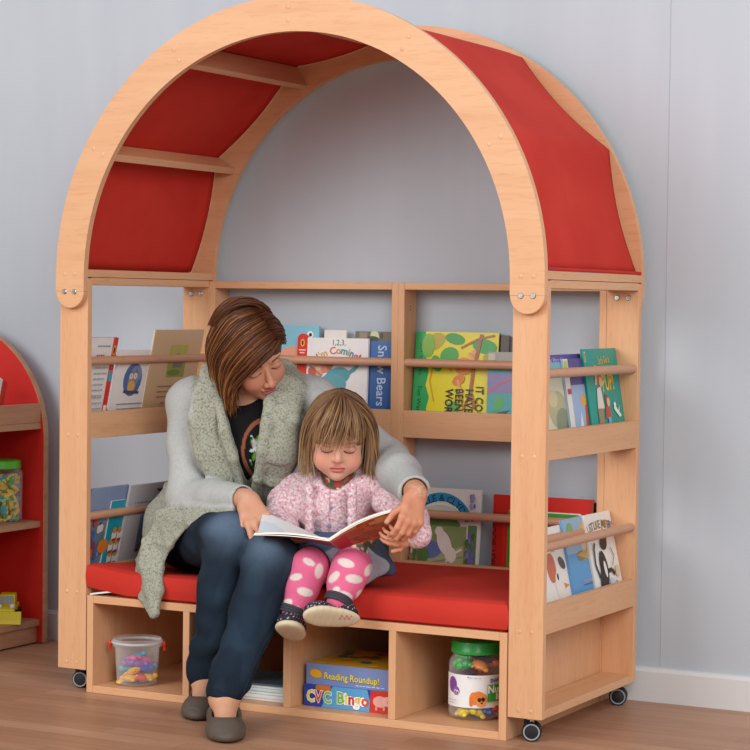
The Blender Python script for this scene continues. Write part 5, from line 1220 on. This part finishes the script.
for P_ in ([c_shR, c_elR, c_wrR], [c_shL, c_elL, c_wrL]): s.chain(P_, [.028, .022, .015], .02)
P, Q = s.points(); bc = (P, Q, flat(P, SKIN_C))
s = SDF(c_wrL - .11, c_wrL + .09, .0016); s.cap(c_wrL - unit(c_wrL - c_elL)*.015, c_wrL, .0155, .0145, .006)
ec = hand(s, c_wrL, cdir(-.80, -.02, .25), cdir(.05, -.50, .86), 1, .60, [(.35, .5, .35), (.40, .55, .4), (.45, .6, .4), (.55, .6, .4)], .04, thumb=((.85, .5, -.2), (.5, .8, -.3)))
P, Q = keep_big(*s.points()); C = flat(P, 'dda083'); C = nails(P, C, ec, .6); hcl = (P, Q, C)
s = SDF(c_wrR - .10, c_wrR + .10, .0018); s.cap(c_wrR - V3((.0, -.02, .0)), c_wrR, .0155, .0145, .006)
hand(s, c_wrR, cdir(.3, -.05, .9), cdir(0, -.95, .3), -1, .56, [.35, .4, .45, .5], .05)
P, Q = keep_big(*s.points()); hcr = (P, Q, flat(P, 'dda083'))
to_obj('body', [hc, bc, hcl, hcr], M_SKIN, ch)
# hair
KC = [('6f4c34', 'ab8560'), ('7d5a3e', 'b8946c'), ('5f412c', '93704e'), ('86633f', 'c4a27a'), ('72533a', '9d7b58')]
cap = hair_cap(FRC, S_C, .012, [((0, .130, -.045), (.072, .10, .100)), ((0, .02, -.16), (.12, .15, .085))], '8a6444')
FG = [[(-.012, .018, .116), (-.046, .066, .094), (-.069, .076, .046), (-.076, .066, -.008)], [(-.008, .022, .117), (-.028, .082, .096), (-.048, .095, .046), (-.058, .088, -.008)],
      [(.002, .024, .118), (-.006, .090, .096), (-.024, .107, .046), (-.038, .102, -.004)], [(.010, .024, .118), (.016, .088, .096), (.008, .108, .048), (-.008, .106, .000)],
      [(.016, .020, .117), (.040, .070, .094), (.046, .094, .050), (.038, .097, .008)], [(.018, .018, .117), (.052, .056, .092), (.070, .070, .048), (.072, .064, .006)]]
def side(q):
    if q < 0: q = -.90
    return [[(q*.006, .030, .114), (q*.050, .056, .090), (q*.076, .048, .038), (q*.082, .044, -.020), (q*.084, .050, -.060), (q*.082, .070, -.090 - .010*(q > 0))],
            [(q*.006, .000, .120), (q*.058, .018, .094), (q*.091, .005, .038), (q*.100, .000, -.025), (q*.099, .018, -.072), (q*.092, .040, -.104 - .014*(q > 0))],
            [(q*.004, -.04, .113), (q*.052, -.05, .088), (q*.088, -.045, .032), (q*.098, -.045, -.03), (q*.092, -.03, -.078), (q*.086, .0, -.112 - .014*(q > 0))],
            [(q*.002, -.075, .094), (q*.030, -.098, .062), (q*.052, -.108, .012), (q*.056, -.106, -.04), (q*.050, -.09, -.09), (q*.046, -.07, -.128)]]
sk = lambda G: [[tuple(np.array(q)*S_C) for q in g_] for g_ in G]
hp = [cap, strands(sk(FG), 190, .006, .0011, KC, FRC, 11, jit=.008, tipj=.020, trunc=.22), strands(sk(side(-1)), 460, .010, .0013, KC, FRC, 12, jit=.006, tipj=.013, trunc=.10), strands(sk(side(1)), 460, .011, .0013, KC, FRC, 13, jit=.006, tipj=.016, trunc=.12)]
to_obj('hair', hp, M_HAIR, ch)
# flowered blouse (collar and hem)
def flowers(P, base, n, seed, r):
    g = np.random.default_rng(seed); C = flat(P, base)
    for i in range(n):
        c = P[g.integers(len(P))]; C = blend(C, 1.2*(1 - ss(.6, 1, np.linalg.norm(P - c, axis=1)/(r*g.uniform(.6, 1.3)))), ['d9685f', 'e8a08a', 'f0d8c8', '5f7a4a', '8a9a6a', 'c9483f'][g.integers(6)])
    return C
s = SDF(c_pel - .26, c_neck + .14, .0032)
s.cap(c_chest, c_neck + V3((0, 0, .002)), .066, .046, 0).cap(c_shR*.8 + c_shL*.2, c_shL*.8 + c_shR*.2, .030, .030, .03)
s.ell(c_neck + unit(V3((.45, -.85, .3)))*.030 + V3((0, 0, .032)), (.034, .036, .030), k=.006, op='s')
s.cap(pY(362, 545, .03), pY(387, 553, .02), .033, .027, .02).cap(pY(300, 547, .05), pY(366, 549, .04), .020, .022, .02)
P, Q = s.points(); to_obj('blouse', [(P, Q, flowers(P, '5d6350', 520, 5, .0065))], M_JERSEY, ch)
# pink knitted cardigan
s = SDF((.52, -.12, .30), (1.06, .32, .66), .0032)
s.cap(c_pel + V3((0, 0, .03)), c_chest, .098, .086, 0).cap(c_chest, c_neck + V3((0, .01, -.016)), .074, .046, .04).cap(c_shR + V3((.015, 0, 0)), c_shL - V3((.015, 0, 0)), .040, .040, .03)
for q, (a, e, w_) in ((0, (c_shR, c_elR, c_wrR)), (1, (c_shL, c_elL, c_wrL))):
    f_ = e + (w_ - e)*(.82 if q == 0 else .98); s.chain([a, (a + e)/2, e, f_], [.042, .042, .039, .029], .022, .016)
front = unit(V3((.47, -.86, .12)))
s.ell(c_neck + front*.040 + V3((0, 0, .012)), (.044, .046, .042), k=.006, op='s').cap(c_neck + front*.06 + V3((0, 0, -.010)), c_neck + front*.085 + V3((0, 0, -.040)), .030, .006, .005, 's')
s.wobble(.0030, 85, 51, 6); s.wobble(.0024, 45, 52, 5)
# cable ribs and the button band
for du in (-22, 22):
    for v0 in range(487, 540, 9): s.cap(pY(331 + du*1.0, v0, .06), pY(331 + du*.94, v0 + 6, .055), .010, .010, .010)
P, Q = keep_big(*s.points()); u, v = pixel(P); C = flat(P, 'f6dde4'); g = np.random.default_rng(8)
ph = sum(np.sin(P @ (unit(g.normal(size=3))*g.uniform(420, 780)) + g.uniform(0, 6)) for _ in range(12))/1.6; C = blend(C, .6*ss(.3, 1.8, ph), 'fffafa'); C = blend(C, .38*ss(.3, 1.8, -ph), 'e08fa8')
fr_ = P @ front > c_chest @ front + .03
C = blend(C, .45*(np.abs(u - (330 - (v - 490)*.02)) < .9)*(v > 484)*fr_, 'a85a74')
to_obj('cardigan', [(P, Q, C)], M_PINK, ch)
Tc = SDF((.52, -.12, .30), (1.06, .32, .66), .0032); Tc.d = s.d
for uu, vv in ((337, 488.5), (331, 508), (329, 526)):
    d = unit(_ray(uu, vv)); hitp = None
    for t in np.arange(4.2, 5.6, .002):
        p = CAM_P + d*t; i = np.round((p - Tc.lo)/Tc.h).astype(int)
        if (i >= 0).all() and (i < Tc.n).all() and Tc.d[tuple(i)] < 0: hitp = p; break
    if hitp is not None:
        ax = [unit(CAM_R), unit(CAM_U), unit(TOCAM)]; b = MB(); b.lathe([(1e-4, .0022), (.0032, .0024), (.0042, .0012), (.0042, -.002)], 14, (0, 0, 0), 2, '7f8aa0')
        L = np.array(ch.location); b.xf(lambda q: hitp + ax[0]*q[0] + ax[1]*q[1] + ax[2]*q[2] - L); b.build('button', M_PLASTIC, ch, smooth=True)
# denim skirt
s = SDF((.50, -.18, .24), (1.10, .34, .52), .0034)
kr, kl = c_kneeR*.72 + c_hipR*.28, c_kneeL*.72 + c_hipL*.28
s.cap(c_pel, c_pel + V3((0, 0, .02)), .092, .085, 0).cap(c_hipR, kr, .060, .054, .04).cap(c_hipL, kl, .060, .056, .04)
s.quad(c_hipR + V3((0, 0, .04)), kr + V3((0, 0, .042)), kl + V3((0, 0, .042)), c_hipL + V3((0, 0, .04)), .010, .03)
s.cap(c_hipL + V3((.01, 0, .0)), pY(384, 568, .03), .044, .016, .03).cap(c_hipL + V3((.02, 0, .0)), pY(391, 570, .09), .040, .012, .03)
hp_ = (kr + kl)/2; hn = unit(V3((.42, -.86, -.28)))
sl, (X, Y, Z) = s.sub(s.lo, s.lo + s.h*s.n); hm = ((X - hp_[0])*hn[0] + (Y - hp_[1])*hn[1] + (Z - hp_[2])*hn[2] - .018 + .004*np.sin(X*70)).astype(np.float32); s.comb(sl, -hm, .004, 's')
for a_, b_ in ((c_hipR, c_kneeR), (c_hipL, c_kneeL)):
    d_ = unit(b_ - a_); s.cap(b_ - d_*.05, b_ + d_*.06, .044, .050, .004, 's')
P, Q = keep_big(*s.points()); C = flat(P, '53667f'); e = (P - hp_) @ hn - .018 + .004*np.sin(P[:, 0]*70); C = blend(C, .8*ss(-.006, -.002, e), 'b9c2cc')
to_obj('skirt', [(P, Q, C)], M_DENIM, ch)
# spotted tights
s = SDF((.50, -.24, .18), (1.05, .30, .48), .003)
for a_, k_, an in ((c_hipR, c_kneeR, c_ankR), (c_hipL, c_kneeL, c_ankL)):
    t2 = SDF((.50, -.24, .18), (1.05, .30, .48), .003); cf = k_*.55 + an*.45 + V3((-.004, .008, 0))
    t2.chain([a_, (a_ + k_)/2, k_, cf, an], [.052, .048, .0415, .038, .0255], .03, .014); s.comb((slice(None),)*3, t2.d, .004, 'u')
P, Q = keep_big(*s.points()); C = flat(P, 'e8719a'); u, v = pixel(P)
C = blend(C, .25*ss(.0, .02, c_kneeR[2] - .03 - P[:, 2]), 'd95f88')
for a, b, ra, rb, th in ((296, 577, 6.5, 3.6, -.2), (319, 571, 4.2, 8, .15), (305, 592, 8.5, 4.4, .25), (287, 603, 6, 4, -.5), (297, 610, 6, 3.6, .3), (309, 562, 7, 3.4, .5), (346, 563, 9, 4.4, .3), (334, 577, 7.5, 3.8, -.8), (354, 579, 9, 4.4, .15), (336, 590, 4.5, 3.2, -.6), (345, 596, 8, 4.6, .3), (360, 596, 4, 6.5, .2), (369, 570, 4, 7, .5), (378, 566, 5, 3, .3)):
    du, dv = u - a, v - b; p1 = du*math.cos(th) + dv*math.sin(th); p2 = -du*math.sin(th) + dv*math.cos(th); C = blend(C, 1 - ss(.85, 1.1, np.sqrt((p1/ra)**2 + (p2/rb)**2)), 'e9dcd8')
to_obj('tights', [(P, Q, C)], M_JERSEY, ch)
# strap shoes with cream soles
def kid_shoe(an, ctr, toe, sole, Lh, Wh, kn):
    t_ = unit(toe); n = unit(V3(sole) - t_*(V3(sole) @ t_)); sd = np.cross(t_, n); ax = np.array([t_, sd, n]); s = SDF(ctr - .11, ctr + .11, .0020); up = -n
    s.ell(ctr, (Lh, Wh, .0125), ax, k=0).ell(ctr + t_*Lh*.38, (Lh*.6, Wh*1.02, .0125), ax, k=.008)
    s.plane_cut(ctr + n*.0085, n, .006); sole_d = s.d.copy()
    u_ = SDF(ctr - .11, ctr + .11, .0020); u_.ell(ctr + t_*Lh*.42 + up*.012, (Lh*.55, Wh*.92, .022), ax, k=0).ell(ctr - t_*Lh*.5 + up*.016, (Lh*.46, Wh*.88, .026), ax, k=.015)
    u_.ell(ctr - t_*Lh*.22 + up*.040, (Lh*.52, Wh*.66, .030), ax, k=.004, op='s')
    u_.plane_cut(ctr + n*.001, n, .002)
    P1, Q1 = s.points(); C1 = flat(P1, 'd9cdb0'); g = np.random.default_rng(2); C1 = blend(C1, .35*ss(.2, 1.5, np.sin(P1 @ t_*420) + .4*np.sin(P1 @ sd*300)), 'c4b591')
    uu, vv = pixel(P1); C1 = blend(C1, .8*(np.abs(vv - 617.5 - 1.6*np.sin(uu*1.3)) < .9)*(uu > 339)*(uu < 352)*(Wh < .030), 'd2507f')
    P2, Q2 = keep_big(*u_.points()); C2 = flat(P2, '2f2b38')
    q = P2 - ctr; C2 = blend(C2, .9*((np.sin(q @ t_*560)*np.sin(q @ sd*560 + q @ n*560)) > .72)*1.0, 'd8c4cc')
    o = to_obj('shoe', [(P2, Q2, C2)], M_MATT, ch)
    to_obj('sole', [(P1, Q1, C1)], M_MATT, ch).name = 'shoe_sole'
    # strap across the instep
    b = MB(); dr = unit(kn - an); e1_ = unit(np.cross(dr, CAM_U + .3)); e2_ = np.cross(dr, e1_); L = np.array(ch.location)
    for off in (.0, .006, .012): b.tube([an + dr*(off - .004) + (e1_*math.cos(a) + e2_*math.sin(a))*.0285 - L for a in np.linspace(0, 2*PI, 25)], .0036, 8, '47444c', cap=False)
    b.build('shoe_strap', M_MATT, ch, smooth=True)
kid_shoe(c_ankR, pY(291.5, 631, -.115), cdir(-.15, .42, .89), cdir(-.05, -.90, .42), .060, .031, c_kneeR)
kid_shoe(c_ankL, pY(332, 617, -.115), cdir(-.93, .14, .34), cdir(.10, -.66, .74), .066, .029, c_kneeL)

# ====================================================================== the open picture book
ob = thing('open_picture_book', 'open picture book held by the woman and the child over its lap', 'book', tuple(pY(330, 540, -.06)))
Sf, Sb = pY(329, 540.5, -.135), pY(341, 549, -.035); Lf, Lb = pY(253, 534.5, -.135), pY(283, 537, -.02); Rf, Rb = pY(403, 508.5, -.070), pY(404, 538, -.010)
def leafgrid(Sa, Sb_, Ea, Eb, bow, n=24, m=14, nrm=None):
    G = []
    for i in range(n + 1):
        t = i/n; a = Sa + (Ea - Sa)*t; b = Sb_ + (Eb - Sb_)*t; off = np.array(nrm)*bow*math.sin(PI*t)**1.0
        G.append([a + (b - a)*(j/m) + off for j in range(m + 1)])
    return G
def leaf(name, G, thick, nrm, colf, edge='efe9df', mat=M_PRINT):
    b = MB(); n, m = len(G) - 1, len(G[0]) - 1; nn = unit(nrm); L = np.array(ob.location)
    A = [[p - L for p in r_] for r_ in G]; B = [[p - L - nn*thick for p in r_] for r_ in G]
    for i in range(n):
        for j in range(m):
            b.add([A[i][j], A[i][j+1], A[i+1][j+1], A[i+1][j]], [(0, 1, 2, 3)], colf((i+.5)/n, (j+.5)/m, 0))
            b.add([B[i][j], B[i+1][j], B[i+1][j+1], B[i][j+1]], [(0, 1, 2, 3)], colf((i+.5)/n, (j+.5)/m, 1))
    for r_ in ([(i, 0) for i in range(n+1)], [(i, m) for i in range(n+1)], [(0, j) for j in range(m+1)], [(n, j) for j in range(m+1)]):
        b.strip([A[i][j] for i, j in r_], [B[i][j] for i, j in r_], edge)
    return b.build(name, mat, ob)
nL = unit(np.cross(Lf - Sf, Sb - Sf)); nL = nL if nL[2] > 0 else -nL
nR = unit(np.cross(Rf - Sf, Sb - Sf)); nR = nR if nR[2] > 0 else -nR
def cov_r(t, s_, side):
    if side == 0: return 'ece5da'
    if t < .20 and s_ > .15: return 'b5322c'
    w = math.sin(t*9 + s_*5)*.5 + math.sin(t*4.3 - s_*11 + 1)*.5
    if .35 < t < .92 and .35 < s_ < .75 and w > .1: return '9a5a52'
    if s_ < .3 and w > .2: return 'c98a5a'
    return ['a35a2c', 'b8683a', '94502a', 'ab6038'][int((w + 1)*1.99)]
def cov_l(t, s_, side): return 'ece5da' if side == 0 else '8a3a34'
leaf('cover', leafgrid(Sf, Sb, Rf, Rb, .010, nrm=nR), .0018, nR, cov_r)
leaf('cover', leafgrid(Sf, Sb, Lf, Lb, .004, nrm=nL), .0018, nL, cov_l)
def pg(t, s_, side):
    if side: return 'e6dfd2'
    if .12 < t < .9 and .08 < s_ < .16: return '6a6460' if int(t*30) % 3 else 'e2e4e6'
    if t > .12 and .3 < s_ < .9: return 'c9a58a' if math.sin(t*8 + s_*5) > 0 else 'd8c4b0'
    return 'e2e4e6'
o_ = lambda G, n_, h_: [[p + n_*h_ for p in r_] for r_ in G]
leaf('page_block', o_(leafgrid(Sf, Sb, Rf*.985 + Sf*.015, Rb*.985 + Sb*.015, .011, nrm=nR), nR, .0045), .0042, nR, pg)
leaf('page_block', o_(leafgrid(Sf, Sb, Lf*.985 + Sf*.015, Lb*.985 + Sb*.015, .006, nrm=nL), nL, .0040), .0038, nL, pg)
# a picture strip along the head of the right page, and the page being turned
pl = pY(263, 511, -.035)
leaf('turning_page', leafgrid(Sf + nL*.006, Sb + nL*.006, Lf + nL*.007 + V3((.012, 0, 0)), pl, .0, nrm=nL), .0004, nL, lambda t, s_, side: 'e9ebed' if s_ > .35 + .25*math.sin(t*9) else 'd3dee8')
